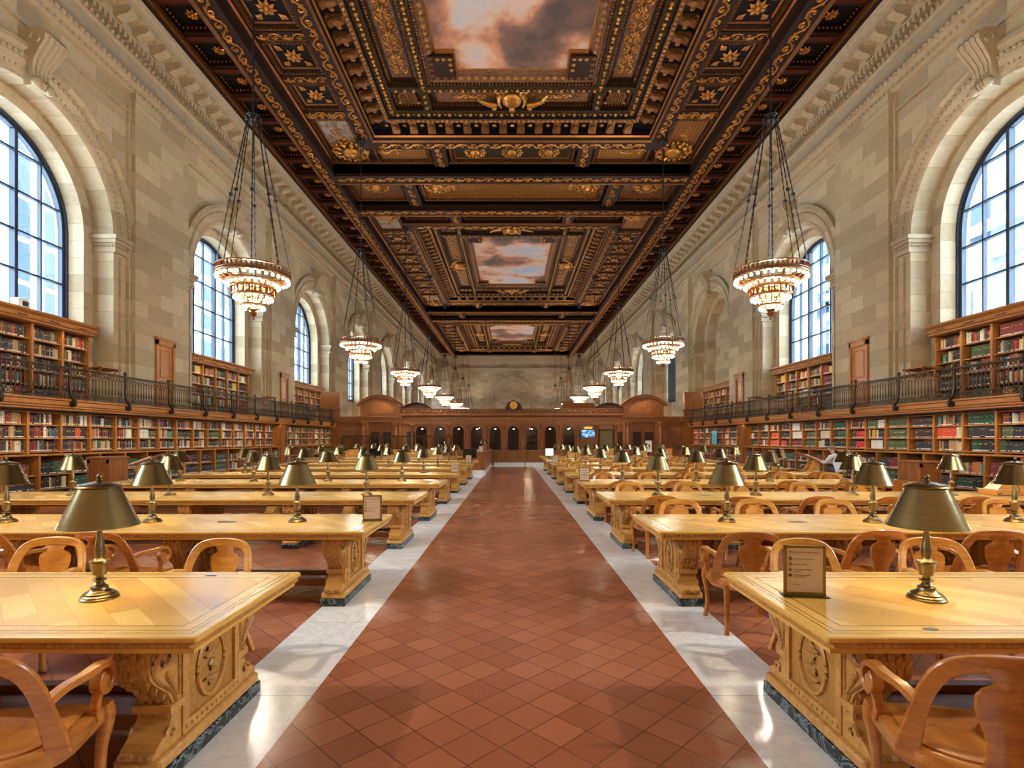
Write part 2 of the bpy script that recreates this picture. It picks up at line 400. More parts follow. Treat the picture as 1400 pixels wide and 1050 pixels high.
# ------------------------------------------------------------------ camera and world
cam = bpy.data.objects.new('camera', bpy.data.cameras.new('camera')); COL.objects.link(cam)
cam.location = (0, 0, EYE); cam.rotation_euler = (rad(90), 0, 0)
cam.data.sensor_width = 36; cam.data.lens = 36*FPX/1400; cam.data.shift_y = 75/1400; cam.data.clip_start = .05; cam.data.clip_end = 600
SC.camera = cam
W = bpy.data.worlds.new('daylight'); SC.world = W; W.use_nodes = True
bgn = W.node_tree.nodes['Background']; bgn.inputs[0].default_value = (.66,.83,1.0,1); bgn.inputs[1].default_value = 25.0

XW = 12.0; BAY = 9.6; BC = [3.9 + BAY*k for k in range(9)]     # wall plane, bay pitch, bay centres
Y0, Y1 = -1.2, 85.3
SPR = 7.7; RO, RI = 3.65, 2.8                                   # spring line, archivolt outer and opening radii
RG = 2.45; XG = 13.2
ZW0, ZTOP = -.05, 12.6

# ------------------------------------------------------------------ floor
fl = MB()
XA, XB = 1.293, 1.88
YD = 32.4
def q(mb, x0, x1, y0, y1, mi, z=0): mb.face([(x0,y0,z),(x1,y0,z),(x1,y1,z),(x0,y1,z)], mi)
q(fl, -XA, XA, Y0, YD, 0)
for s in (-1, 1):
    q(fl, s*XA, s*XB, Y0, YD, 1); q(fl, s*XB, s*14, Y0, YD, 0)
q(fl, -14, 14, YD, YD + 1.6, 1); q(fl, -14, 14, YD + 1.6, Y1 + 1, 0)
tag(fl.build('floor', [M['terra'], M['marble']]), kind='structure')

# ------------------------------------------------------------------ side walls
def arch_pts(yc, r, z0, n=28, full=True):
    """outline of an arched opening: near jamb, arch, far jamb"""
    p = [(yc - r, z0)] if full else []
    for i in range(n + 1):
        a = PI - PI*i/n
        p.append((yc + r*math.cos(a), SPR + r*math.sin(a)))
    if full: p.append((yc + r, z0))
    return p
def cr2(pts, n=3):
    out = []
    for (a, b), (c, d) in zip(pts, pts[1:]):
        for k in range(n): out.append((a+(c-a)*k/n, b+(d-b)*k/n))
    return out + [pts[-1]]
def side_wall(s):
    root = MB(); P = lambda u, w, z: (s*w, u, z)
    arch = MB(); orn = MB(); key = MB(); pier = MB(); imp = MB()
    for bi, yc in enumerate(BC):
        blind = s > 0 and bi == 3
        ya, yb = yc - BAY/2, yc + BAY/2
        z0 = 2.5
        ya = max(ya, Y0); yb = min(yb, Y1)
        root.face([P(ya,XW,ZW0), P(yb,XW,ZW0), P(yb,XW,z0), P(ya,XW,z0)])
        if ya < yc - RI:
            root.face([P(ya,XW,z0), P(yc-RI,XW,z0), P(yc-RI,XW,SPR), P(ya,XW,SPR)]); root.face([P(ya,XW,SPR), P(yc-RI,XW,SPR), P(yc-RI,XW,ZTOP), P(ya,XW,ZTOP)])
        root.face([P(yc+RI,XW,z0), P(yb,XW,z0), P(yb,XW,SPR), P(yc+RI,XW,SPR)]); root.face([P(yc+RI,XW,SPR), P(yb,XW,SPR), P(yb,XW,ZTOP), P(yc+RI,XW,ZTOP)])
        ap = arch_pts(yc, RI, z0, full=False)
        for (u1, z1), (u2, z2) in zip(ap, ap[1:]):
            root.face([P(u1,XW,z1), P(u2,XW,z2), P(u2,XW,ZTOP), P(u1,XW,ZTOP)])
        depth = [(RI, XW), (RI, XW+.62), (RG, XW+.62), (RG, XG + (.25 if not blind else .1))]
        rings = [[P(u, w, z) for u, z in arch_pts(yc, r, z0)] for r, w in depth]
        root.loft(rings, closed=False)
        if blind:
            root.face([P(u, XG, z) for u, z in arch_pts(yc, RG+.05, z0)])
        else:   # apron wall under the window
            root.face([P(yc-RG,XG,z0), P(yc+RG,XG,z0), P(yc+RG,XG,4.75), P(yc-RG,XG,4.75)])
        # archivolt
        prof = [(RO, XW), (RO, XW-.16), (RO-.14, XW-.2), (RO-.2, XW-.1), (RO-.5, XW-.12), (RO-.58, XW-.08), (RI+.12, XW-.09), (RI+.04, XW-.05), (RI, XW)]
        arch.loft([[P(u, w, z) for u, z in arch_pts(yc, r, 0, 32, False)] for r, w in prof], closed=False)
        for i in range(64):
            a = PI*(i+.5)/64; r = RO - .35
            c = P(yc + r*math.cos(a), XW-.13, SPR + r*math.sin(a))
            orn.ball(c, .075, 5, 4, sc=(.7, 1, 1))
            r2 = RI + .2; c = P(yc + r2*math.cos(a), XW-.09, SPR + r2*math.sin(a)); orn.ball(c, .035, 4, 3)
        # keystone: a scrolled console
        kp = [(XW,10.35),(XW-.22,10.38),(XW-.30,10.52),(XW-.25,10.7),(XW-.30,10.95),(XW-.46,11.2),(XW-.62,11.4),(XW-.66,11.55),(XW-.58,11.66),(XW,11.7)]
        hw = lambda z: .20 + (z-10.35)*.12
        key.loft([[P(yc-hw(z), w, z) for w, z in kp], [P(yc-hw(z)*.6, w-.03, z) for w, z in kp], [P(yc+hw(z)*.6, w-.03, z) for w, z in kp], [P(yc+hw(z), w, z) for w, z in kp]], closed=True, caps=True)
        for dy in (-.2,-.07,.07,.2): key.tube([P(yc+dy*(hw(z)/.3), w-.035, z) for w, z in cr2(kp[1:-1])], .035, 5)
        for sg in (-1, 1):
            sp_ = [(P(yc + sg*(hw(11.4)+.0), XW-.42 + (.16-.016*i)*math.cos(i*.62), 11.42 + (.2-.02*i)*math.sin(i*.62))) for i in range(10)]
            key.tube(sp_, .035, 5)
            key.ball(P(yc + sg*.2, XW-.3, 10.45), .13, 6, 5)
        # impost capitals on both jambs, wrapping the reveal
        for sg in (-1, 1):
            for zz0, zz1, o in ((7.28,7.36,.05),(7.36,7.56,.02),(7.56,7.66,.08),(7.66,7.78,.14)):
                imp.box(s*(XW-o-.04), s*(XW+.62), yc+sg*(RI-o), yc+sg*(RO+.02), zz0, zz1)
            for k in range(9):
                imp.ball(P(yc+sg*(RI-.02), XW+.02+.07*k, 7.47), .04, 5, 4); imp.ball(P(yc+sg*(RI+.08+.085*k), XW-.06, 7.47), .04, 5, 4)
        # pier between this bay and the next
        ym = yc + BAY/2
        if ym < Y1 - 1:
            for w, hw_ in ((XW-.10, 1.05), (XW-.24, .98)):
                for za, zb in ((2.5, 12.45),):
                    pier.box(s*w, s*(XW+.05), ym-hw_*1.42, ym+hw_*1.42, za, zb)
            pier.box(s*(XW-.28), s*XW, ym-1.42, ym+1.42, 12.2, 12.45)
    # the frame line round each arch panel
    for yc in BC:
        for sg in (-1, 1):
            pier.box(s*(XW-.07), s*XW, yc+sg*3.0, yc+sg*3.04, 2.5, 7.2)
        pier.box(s*(XW-.08), s*XW, max(Y0, yc-3.3), yc+3.3, 11.82, 11.94)
    o = tag(root.build('wall_left' if s < 0 else 'wall_right', M['stone']), kind='structure')
    arch.build('archivolt', M['stone'], o, 40); orn.build('bead_trim', M['stone_plain'], o, 60); key.build('keystone', M['stone_plain'], o, 45)
    imp.build('impost_capital', M['stone_plain'], o, 50); pier.build('pier', M['stone'], o)
    # entablature and cornice, one trim along the wall
    cor = MB()
    prof = [(XW,12.42),(XW-.12,12.45),(XW-.2,12.5),(XW-.2,12.62),(XW-.34,12.7),(XW-.34,12.84),(XW-.16,12.9),(XW-.12,13.55),(XW-.2,13.6),(XW-.22,13.70),(XW-.22,13.74),(XW-.2,13.9),(XW-.38,13.94),(XW-.38,14.2),(XW-.95,14.24),(XW-.97,14.42),(XW-1.02,14.46),(XW-1.06,14.6),(XW-1.1,14.64),(XW-1.1,14.72)]
    cor.loft([[P(y, w, z) for w, z in prof] for y in (Y0, Y1)], closed=False)
    c = tag(cor.build('trim_1' if s < 0 else 'trim_2', M['stone_plain']), kind='structure')
    md = MB(); dn = MB(); eg = MB()
    k = 0; y = Y0 + .3
    while y < Y1:
        # scrolled modillion under the corona with a coffer rosette beside it
        mp = [(XW-.38,14.22),(XW-.38,13.98),(XW-.5,13.95),(XW-.62,14.02),(XW-.8,14.06),(XW-.9,14.14),(XW-.9,14.22)]
        md.prism(mp, lambda p, a: P(a, p[0], p[1]), y-.15, y+.15)
        md.box(s*(XW-.36), s*(XW-.93), y-.19, y+.19, 14.185, 14.235)
        for i in range(5):
            a = 2*PI*i/5; md.ball(P(y+.4+.1*math.cos(a), XW-.66+.1*math.sin(a), 14.22), .06, 5, 4, sc=(1,1,.6))
        md.box(s*(XW-.42), s*(XW-.9), y+.2, y+.235, 14.19, 14.24); md.box(s*(XW-.42), s*(XW-.9), y+.565, y+.6, 14.19, 14.24)
        y += .8
    y = Y0
    while y < Y1:
        dn.box(s*(XW-.2), s*(XW-.40), y, y+.10, 13.74, 13.90)
        dn.idx([P(y,XW-.30,13.58),P(y+.11,XW-.24,13.58),P(y+.17,XW-.27,13.66),P(y+.11,XW-.3,13.74),P(y,XW-.36,13.74),P(y+.06,XW-.33,13.66)], [(0,1,2,5),(5,2,3,4)])
        eg.ball(P(y+.05, XW-.35, 12.77), .09, 5, 4, sc=(.8,1,1)); eg.ball(P(y+.15, XW-.22, 12.56), .045, 4, 3)
        y += .2
    md.build('modillion_trim', M['stone_plain'], c, 40); dn.build('dentil_trim', M['stone_plain'], c); eg.build('leaf_trim', M['stone_plain'], c, 60)
    return o
side_wall(-1); side_wall(1)

# far wall and near wall
def end_wall():
    w = MB(); w.face([(-14,Y1,0),(14,Y1,0),(14,Y1,15),(-14,Y1,15)])
    for s in (-1, 1):
        w.box(s*9.45, s*14, Y1-1.9, Y1+.1, 0, 14.7)
        w.box(s*6.4, s*6.5, Y1-.1, Y1, 3, 12.2); w.box(s*4.4, s*6.0, Y1-.08, Y1, 3, 11.9)
    o = tag(w.build('wall_far', M['stone']), kind='structure')
    a = MB()
    def ap(r, n=32): return [(-r, 0)] + [(r*math.cos(PI-PI*i/n), SPR+r*math.sin(PI*i/n)) for i in range(n+1)] + [(r, 0)]
    prof = [(3.9,Y1),(3.9,Y1-.2),(3.7,Y1-.25),(3.55,Y1-.1),(3.2,Y1-.12),(3.0,Y1-.2),(2.9,Y1-.05)]
    a.loft([[(x, y, z) for x, z in ap(r)] for r, y in prof], closed=False)
    a.box(-.5,.5,Y1-.5,Y1,10.5,11.8)
    for s in (-1, 1): a.box(s*2.8, s*4.0, Y1-.35, Y1, SPR-.4, SPR+.05)
    a.build('archivolt', M['stone_plain'], o, 40)
    c = MB()
    for zz0, zz1, d in ((12.4,12.6,.15),(12.6,12.85,.3),(13.6,13.9,.28),(13.9,14.2,.36),(14.2,14.72,.95)):
        c.box(-9.6, 9.6, Y1-d, Y1, zz0, zz1)
        for s in (-1, 1): c.box(s*(9.45-d*.4), s*11.2, Y1-1.9-d, Y1-1.9, zz0, zz1)
    x = -9.2
    while x < 9.3:
        c.box(x-.15, x+.15, Y1-.85, Y1-.3, 13.98, 14.22); x += .8
    tag(c.build('trim_3', M['stone_plain']), kind='structure')
    n = MB(); n.face([(-14,Y0,0),(14,Y0,0),(14,Y0,15),(-14,Y0,15)])
    tag(n.build('wall_near', M['stone']), kind='structure')
end_wall()

# ------------------------------------------------------------------ windows
def window_meshes(s):
    fr = MB(); mu = MB(); P = lambda u, w, z: (s*w, u, z)
    def op(r, z0): return [P(u, 0, z) for u, z in arch_pts(0, r, z0)]
    z0 = 4.7
    def ring(r, w, zb): return [P(u, w, z) for u, z in arch_pts(0, r, zb)]
    fr.loft([ring(RG+.02,-.12,z0), ring(RG-.04,-.12,z0), ring(RG-.06,-.06,z0), ring(RG-.14,-.06,z0), ring(RG-.14,.08,z0), ring(RG+.02,.08,z0)], closed=False)
    fr.box(s*-.12, s*.08, -RG, RG, z0-.05, z0+.14)
    def vbar(u, hw, w0, w1):
        zt = SPR + math.sqrt(max(0, (RG-.15)**2 - u*u)); mu.box(s*w0, s*w1, u-hw, u+hw, z0+.1, zt)
    for u in (-.82, .82): vbar(u, .05, -.09, .07)
    for u in (-1.62, 0, 1.62): vbar(u, .024, -.05, .05)
    for k in range(5):
        z = 5.12 + 1.05*k
        h = RG - .15 if z < SPR else math.sqrt(max(0, (RG-.15)**2 - (z-SPR)**2))
        mu.box(s*-.06, s*.05, -h, h, z-.025, z+.025)
    for yy in ():
        pass
    gl = MB(); gl.loft([[P(u, 0, z) for u, z in arch_pts(0, RG-.1, z0)], [P(u, .012, z) for u, z in arch_pts(0, RG-.1, z0)]], closed=True, caps=True)
    return fr.mesh('window_frame', M['steel_blue'], 40), mu.mesh('muntin', M['steel_blue']), gl.mesh('window_pane', M['glass'])
nwin = 0
for s in (-1, 1):
    fm, mm, gm = window_meshes(s)
    for bi, yc in enumerate(BC):
        if s > 0 and bi == 3: continue
        nwin += 1
        r = tag(empty(f'window_{nwin}', (s*XG, yc, 0)), kind='structure')
        for nm, me in (('window_frame', fm), ('muntin', mm), ('window_pane', gm)):
            o = bpy.data.objects.new(nm, me); COL.objects.link(o); o.parent = r
        # daylight portal: helps the sky light find the window, gives none of its own
        L = bpy.data.lights.new('daylight portal', 'AREA'); L.shape = 'RECTANGLE'; L.size = 5.6; L.size_y = 4.9; L.cycles.is_portal = True
        lo = bpy.data.objects.new('daylight portal', L); COL.objects.link(lo); lo.location = (s*(XG+.2), yc, 7.4); lo.rotation_euler = (0, rad(90)*s, 0); lo.rotation_euler = Euler((0, s*rad(90), 0)); 
        if s > 0 and bi == 4:     # the screened window: dark upright slats stand before its glass
            sl = MB()
            for i in range(9): sl.box(s*-.35, s*-.2, -2.2+.53*i, -1.95+.53*i, 4.7, 9.6)
            so = sl.build('dark_slat', M['iron']); so.parent = r
# outside
def building(nm, lab, x0, x1, y0, y1, z1, mat, extra=None):
    r = tag(empty(nm, ((x0+x1)/2, (y0+y1)/2, -30)), lab, 'building')
    b = MB(); b.box(x0, x1, y0, y1, -30, z1); o = b.build('facade', mat); o.parent = r; o.matrix_parent_inverse = Matrix.Translation(-r.location)
    if extra:
        e = MB(); extra(e); o = e.build('cornice', M['stone_out']); o.parent = r; o.matrix_parent_inverse = Matrix.Translation(-r.location)
    return r
building('office_tower', 'white finned office tower seen through the first window on the left', -78, -48, 34, 72, 46, M['fac_fins'], lambda e: e.box(-79,-47.5,33.5,72.5,46,47.5))
building('office_tower', 'banded office tower with wide windows behind the second window on the left', -82, -50, 80, 116, 60, M['fac_bands'], lambda e: e.box(-83,-49.5,79.5,116.5,60,61.5))
building('office_tower', 'white finned tower far off behind the third window on the left', -90, -52, 126, 190, 70, M['fac_fins'], lambda e: e.box(-91,-51.5,125.5,190.5,70,71.5))
def cls(e):
    for z in (6, 8.4, 17, 19.5, 27): e.box(40.2, 41.5, 30, 70, z, z+.7)
    for k in range(6): e.box(40.4, 41.2, 32+7*k, 33.4+7*k, 8.4, 17)
building('stone_building', 'pale stone building with cornices behind the first window on the right', 41, 70, 30, 70, 28, M['fac_stone'], cls)
def gab(e):
    for z in (10, 20, 30): e.box(43.2, 44.5, 76, 120, z, z+.8)
building('stone_building', 'pale stone block behind the second window on the right', 44, 74, 76, 122, 34, M['fac_stone'], gab)

# ------------------------------------------------------------------ ceiling
def rect_loop(mb, cx, cy, hx, hy, prof):
    """prof: (inset, z, material) rings; the material belongs to the band from this ring to the next"""
    rings = [[(cx-hx+t, cy-hy+t, z), (cx+hx-t, cy-hy+t, z), (cx+hx-t, cy+hy-t, z), (cx-hx+t, cy+hy-t, z)] for t, z, m in prof]
    mb.loft(rings, True, mis=[m for t, z, m in prof[:-1]])
WOOD, PURP, RED, BLK, GRN, GOLD, GDK, DIA, PNT, RELF = range(10)
CM = [M['ceil_wood'], M['ceil_purple'], M['ceil_red'], M['ceil_black'], M['ceil_green'], M['gold'], M['gold_dark'], M['gold_diaper'], M['panel_paint'], M['gold_relief']]
def at_loop(cx, cy, hx, hy, t, pitch, corner=0.0):
    """points along the rectangle inset by t: (x, y, heading)"""
    a, b = hx - t, hy - t
    for (p, d, L, h) in (((cx-a, cy-b), (1,0), 2*a, 0), ((cx+a, cy-b), (0,1), 2*b, PI/2), ((cx+a, cy+b), (-1,0), 2*a, PI), ((cx-a, cy+b), (0,-1), 2*b, -PI/2)):
        n = max(1, round((L - 2*corner)/pitch)); st = (L - 2*corner)/n
        for i in range(n):
            u = corner + (i + .5)*st
            yield p[0]+d[0]*u, p[1]+d[1]*u, h, st
def T(x, y, z, h=0, sc=1.0): return Matrix.Translation((x, y, z)) @ Matrix.Rotation(h, 4, 'Z') @ Matrix.Diagonal((sc, sc, sc, 1))
# ornament tiles (built along +x, hanging below z = 0)
def scroll_tile(L=1.0, w=.2):
    m = MB(); N = 14
    m.tube([(-L/2 + L*i/N, w*.75*math.sin(2*PI*i/N), -.015) for i in range(N+1)], .032, 4, flat=.8)
    for sg in (-1, 1):
        cx = -sg*L/4; cy = -sg*w*.12
        cx = L/4*(-sg); 
        sp = [(cx + (w*.85 - w*.075*i)*.8*math.cos(i*.7 + (0 if sg > 0 else PI)), -cy - sg*w*.25 + (w*.75 - w*.07*i)*math.sin(i*.7), -.015) for i in range(9)]
        m.tube(sp, [.03]*5+[.026,.022,.02,.03], 4, flat=.8)
        m.ball((cx, -sg*w*.25, -.02), .05, 5, 4)
        m.ball((cx + L*.17, sg*w*.6, -.01), .05, 5, 3, sc=(1.4,.7,.6)); m.ball((cx - L*.17, sg*w*.55, -.01), .05, 5, 3, sc=(1.4,.7,.6))
    return m
def rosette(r=.2, n=8):
    m = MB()
    for i in range(n):
        a = 2*PI*i/n; m.add(leaf(r*.75, r*.34), Matrix.Rotation(a, 4, 'Z'))
    m.ball((0,0,-.03), r*.24, 6, 5)
    return m
def leaf(l, w):
    m = MB(); m.idx([(l*.15,0,-.02),(l*.6,w*.5,-.045),(l*.6,-w*.5,-.045),(l,0,-.01),(l*.62,0,-.075)], [(0,1,4),(0,4,2),(1,3,4),(2,4,3)]); return m
def modillion():
    m = MB(); pts = [(-.0,0),(-.02,-.2),(.08,-.26),(.18,-.2),(.34,-.14),(.52,-.12),(.58,-.05),(.58,0)]
    m.prism(pts, lambda p, a: (a, p[0], p[1]), -.15, .15, 0)
    for sg in (-1, 1): m.tube([(sg*.155, .08+(.1-.011*i)*math.cos(i*.7), -.16+(.1-.011*i)*math.sin(i*.7)) for i in range(8)], .02, 4)
    m.add(leaf(.5, .3), T(0, .05, -.17, PI/2)); return m
def bead(): m = MB(); m.ball((0,0,-.02), .055, 5, 4); return m
def cartouche(w=2.6):
    m = MB(); m.ball((0,0,-.08), .42, 10, 7, sc=(1,1.05,.45))
    for sg in (-1, 1):
        m.tube([(sg*(.5+(.26-.025*i)*math.cos(i*.62+1.2)), -.42+(.26-.025*i)*math.sin(i*.62+1.2), -.08) for i in range(9)], .06, 5)
        m.tube([(sg*(.42+.1*math.sin(i*.5)), -.4+.14*i, -.1) for i in range(7)], [.05,.07,.08,.08,.07,.06,.05], 5)
        # recumbent garland bearer reduced to limbs of foliage
        m.tube([(sg*(.6+.13*i), .28-.02*i*i*.5, -.1) for i in range(7)], [.09,.12,.12,.1,.09,.07,.03], 6)
        m.ball((sg*.72, .42, -.12), .11, 7, 5)
        m.tube([(sg*(1.2+.05*i), .1-.1*i, -.08) for i in range(5)], [.08,.075,.06,.05,.03], 5)
        for i in range(4): m.add(leaf(.3, .16), T(sg*(.3+.12*i), .52, -.05, PI/2 - sg*.3*i))
    m.ball((0,.55,-.08), .15, 7, 5)
    return m
def corner_cart():
    m = MB(); m.ball((0,0,-.1), .3, 10, 7, sc=(1,1,.5))
    for i in range(10):
        a = 2*PI*i/10; m.tube([(math.cos(a)*(.38+.05*k)+.05*math.sin(k*2.0), math.sin(a)*(.38+.05*k)+.05*math.cos(k*2.0), -.07) for k in range(6)], [.07,.08,.07,.06,.04,.02], 5)
        m.ball((math.cos(a+.3)*.55, math.sin(a+.3)*.55, -.06), .07, 5, 4)
    return m
TS, TR, TRS, TM, TB, TC, TCC = scroll_tile(), rosette(.3, 8), rosette(.16, 6), modillion(), bead(), cartouche(), corner_cart()
ZE = 14.66
base = MB(); gold = MB(); dark = MB(); figure = MB(); roset = MB(); modil = MB()
# attic slab above everything and the two long margins with their rosette coffers
base.face([(-12,Y0,15.7),(12,Y0,15.7),(12,Y1,15.7),(-12,Y1,15.7)], BLK)
HX = 8.6; XB1 = 9.25
for s in (-1, 1):
    base.box(s*10.8, s*11.25, Y0, Y1, 14.6, 15.2, WOOD)
    base.box(s*10.7, s*10.82, Y0, Y1, 14.62, 14.8, GDK)
    base.face([(s*XB1,Y0,15.0),(s*10.82,Y0,15.0),(s*10.82,Y1,15.0),(s*XB1,Y1,15.0)], BLK)
    y = Y0 + .2
    while y < Y1:
        base.box(s*XB1, s*10.75, y-.24, y+.24, 14.78, 15.0, WOOD); base.box(s*9.4, s*10.6, y-.09, y+.09, 14.74, 14.79, RED)
        roset.add(TR, T(s*10.0, y+.78, 14.95, y), None)
        for k in range(9): gold.add(TB, T(s*(9.45+.14*k), y+.31, 14.9, 0, .6)); gold.add(TB, T(s*(9.45+.14*k), y+1.25, 14.9, 0, .6))
        for k in range(6): gold.add(TB, T(s*10.62, y+.36+.15*k, 14.9, 0, .6)); gold.add(TB, T(s*9.38, y+.36+.15*k, 14.9, 0, .6))
        y += 1.56
    # long main beam with its scroll frieze
    base.box(s*(HX-.02), s*XB1, Y0, Y1, 14.3, 15.3, PURP)
    base.box(s*(HX-.07), s*(HX+.08), Y0, Y1, 14.25, 14.42, WOOD); base.box(s*(XB1-.1), s*(XB1+.05), Y0, Y1, 14.25, 14.42, GDK)
    y = Y0 + .5
    while y < Y1 - .4:
        gold.add(TS, T(s*(HX+.32), y, 14.3, PI/2)); y += 1.0
def cross_beam(y0, y1, z=14.3, ornate=True):
    base.box(-HX, HX, y0, y1, z, 15.3, PURP)
    base.box(-HX, HX, y0-.04, y0+.07, z-.05, z+.1, WOOD); base.box(-HX, HX, y1-.07, y1+.04, z-.05, z+.1, GDK)
    x = -HX + .5
    while x < HX - .3:
        gold.add(TS, T(x, (y0+y1)/2, z, 0, .95)); x += .96
def gold_band(y0, y1):
    """the flat compartment between two great coffers: a gold panel and a square panel at each end"""
    z = 14.95
    for x0, x1, pm in ((-HX, -5.6, RELF), (-4.9, 4.9, DIA), (5.6, HX, RELF)):
        cx, cy, hx, hy = (x0+x1)/2, (y0+y1)/2, (x1-x0)/2, (y1-y0)/2
        rect_loop(base, cx, cy, hx, hy, [(0,14.6,WOOD),(0,14.75,WOOD),(.12,14.75,GDK),(.16,14.82,WOOD),(.3,14.82,GDK),(.34,z,WOOD)])
        base.face([(x0+.34,y0+.34,z),(x1-.34,y0+.34,z),(x1-.34,y1-.34,z),(x0+.34,y1-.34,z)], pm)
        for X, Y, h, st in at_loop(cx, cy, hx, hy, .22, .16): dark.box(X-.04, X+.04, Y-.04, Y+.04, 14.74, 14.83)
        if pm == DIA:
            for sg in (-1, 1):
                figure.add(TCC, T(cx+sg*3.9, cy, z, 0, 1.15)); figure.box(cx+sg*3.55, cx+sg*4.3, cy-.45, cy+.45, z-.06, z)
                for k in range(5): figure.add(leaf(.5,.3), T(cx+sg*3.3, cy-.4+.2*k, z, PI if sg > 0 else 0))
        else: figure.add(TCC, T(cx, cy, z, 0, 1.1))
    for sg in (-1, 1):
        base.box(sg*4.9, sg*5.6, y0, y1, 14.5, 15.2, PURP)
        for k in range(3): gold.add(TS, T(sg*5.25, y0+.45+k*(y1-y0-.5)/2.4, 14.5, PI/2, .9))
def coffer(yc, hy, mur, lab):
    cx, hx = 0.0, HX
    prof = [(0,14.3,WOOD),(0,14.86,GDK),(.1,14.9,WOOD),(.16,14.96,PURP),(1.95,14.96,WOOD),(1.95,14.62,GDK),(1.98,14.5,PURP),(2.55,14.5,GDK),(2.62,14.55,WOOD),(2.66,14.66,GOLD),(2.70,14.72,BLK),(2.70,15.0,BLK),
            (3.28,15.0,WOOD),(3.3,14.92,RELF),(3.46,14.96,BLK),(3.5,15.08,GRN),(3.86,15.08,WOOD),(3.88,15.34,WOOD),(5.02,15.34,WOOD),(5.04,15.08,GRN),(5.38,15.08,WOOD),(5.4,15.16,BLK),(5.5,15.16,RELF),(5.84,15.4,GOLD),(5.9,15.42,GOLD)]
    rect_loop(base, cx, yc, hx, hy, prof)
    mx, my = hx-5.88, hy-5.88
    # running ornament
    for X, Y, h, st in at_loop(cx, yc, hx, hy, 2.27, .98, .5): gold.add(TS, T(X, Y, 14.5, h, st/1.0))
    for X, Y, h, st in at_loop(cx, yc, hx, hy, 2.72, .74, .55): modil.add(TM, T(X, Y, 15.0, h)); roset.add(TRS, T(X+.37*math.cos(h)-.3*math.sin(h), Y+.37*math.sin(h)+.3*math.cos(h), 14.99, h, .9))
    for X, Y, h, st in at_loop(cx, yc, hx, hy, 3.38, .2): gold.ball((X, Y, 14.93), .06, 5, 4, sc=(1,1,.8))
    for t in (3.68, 5.21):
        for X, Y, h, st in at_loop(cx, yc, hx, hy, t, .42): gold.add(TB, T(X, Y, 15.06, h, 1.5)); gold.add(leaf(.16,.12), T(X+.1*math.cos(h), Y+.1*math.sin(h), 15.06, h))
    for X, Y, h, st in at_loop(cx, yc, hx, hy, 5.66, .3): gold.add(TRS, T(X, Y, 15.25, h, .9))
    for t, z in ((3.93, 15.3), (4.97, 15.3), (5.45, 15.14)):
        for X, Y, h, st in at_loop(cx, yc, hx, hy, t, .13): dark.box(X-.035, X+.035, Y-.035, Y+.035, z-.05, z+.04)
    # inner ring of panels: cross ribs, relief panels, grilles in the corners, cartouches mid side
    a0, a1 = 3.88, 5.02
    ix, iy = hx-a0, hy-a0; jx, jy = hx-a1, hy-a1
    for sx in (-1, 1):
        for sy in (-1, 1):
            base.box(sx*jx, sx*(jx-.3), yc+sy*jy, yc+sy*iy, 15.08, 15.34, GRN); base.box(sx*jx, sx*ix, yc+sy*jy, yc+sy*(jy-.3), 15.08, 15.34, GRN)
            gx, gy = sx*(ix+jx)/2, yc+sy*(iy+jy)/2
            base.lathe([(.40,15.22),(.36,15.2),(.34,15.3)], 20, (gx,gy,0), GDK, False)
            for k in range(-3, 4): dark.box(gx-.34, gx+.34, gy+.1*k-.014, gy+.1*k+.014, 15.22, 15.26); dark.box(gx+.1*k-.014, gx+.1*k+.014, gy-.34, gy+.34, 15.2, 15.24)
            for q_ in range(4): figure.add(leaf(.28,.2), T(gx, gy, 15.3, PI/4+q_*PI/2) @ Matrix.Translation((.36,0,0)))
            for k in range(3): gold.add(TB, T(sx*(jx-.15), yc+sy*(jy+.2+.35*k), 15.08, 0, 1.4)); gold.add(TB, T(sx*(jx+.2+.35*k), yc+sy*(jy-.15), 15.08, 0, 1.4))
    for sy in (-1, 1):
        base.face([(-jx+.55, yc+sy*(jy+.2), 15.31),(jx-.55, yc+sy*(jy+.2), 15.31),(jx-.55, yc+sy*(iy-.2), 15.31),(-jx+.55, yc+sy*(iy-.2), 15.31)], RELF)
        figure.add(TC, T(0, yc+sy*(iy+jy)/2, 15.22, 0 if sy > 0 else PI, 1.0))
        for k in (-2, -1, 1, 2): gold.add(TS, T(k*.62 + (.75 if k > 0 else -.75), yc+sy*(iy+jy)/2, 15.3, 0, .7))
    for sx in (-1, 1):
        base.face([(sx*(jx+.2), yc-jy+.55, 15.31),(sx*(ix-.2), yc-jy+.55, 15.31),(sx*(ix-.2), yc+jy-.55, 15.31),(sx*(jx+.2), yc+jy-.55, 15.31)], RELF)
        figure.add(TC, T(sx*(ix+jx)/2, yc, 15.22, -sx*PI/2, 1.0))
        for k in range(-5, 6):
            if k: gold.add(TS, T(sx*(ix+jx)/2 + .17, yc+k*(jy-.6)/5.6, 15.3, PI/2, .85)); gold.add(TS, T(sx*(ix+jx)/2 - .17, yc+k*(jy-.6)/5.6, 15.3, -PI/2, .85)); figure.add(TRS, T(sx*(ix+jx)/2, yc+(k-.5)*(jy-.6)/5.6, 15.29, 0, 1.5))
    # the stepped corners that turn the mural into a cross shape
    for sx in (-1, 1):
        for sy in (-1, 1):
            x1, x0 = sx*mx, sx*(mx-.62); y1, y0 = yc+sy*my, yc+sy*(my-.95)
            base.box(x0, x1+sx*.3, y0, y1+sy*.3, 15.2, 15.45, WOOD); base.box(x0-sx*.07, x1, y0-sy*.07, y1, 15.3, 15.46, GOLD)
            for k in range(3): gold.add(TRS, T(x0+sx*.12+sx*.22*k, y0+sy*.12, 15.2, 0, .8)); gold.add(TRS, T(x0+sx*.12, y0+sy*.12+sy*.28*k, 15.2, 0, .8))
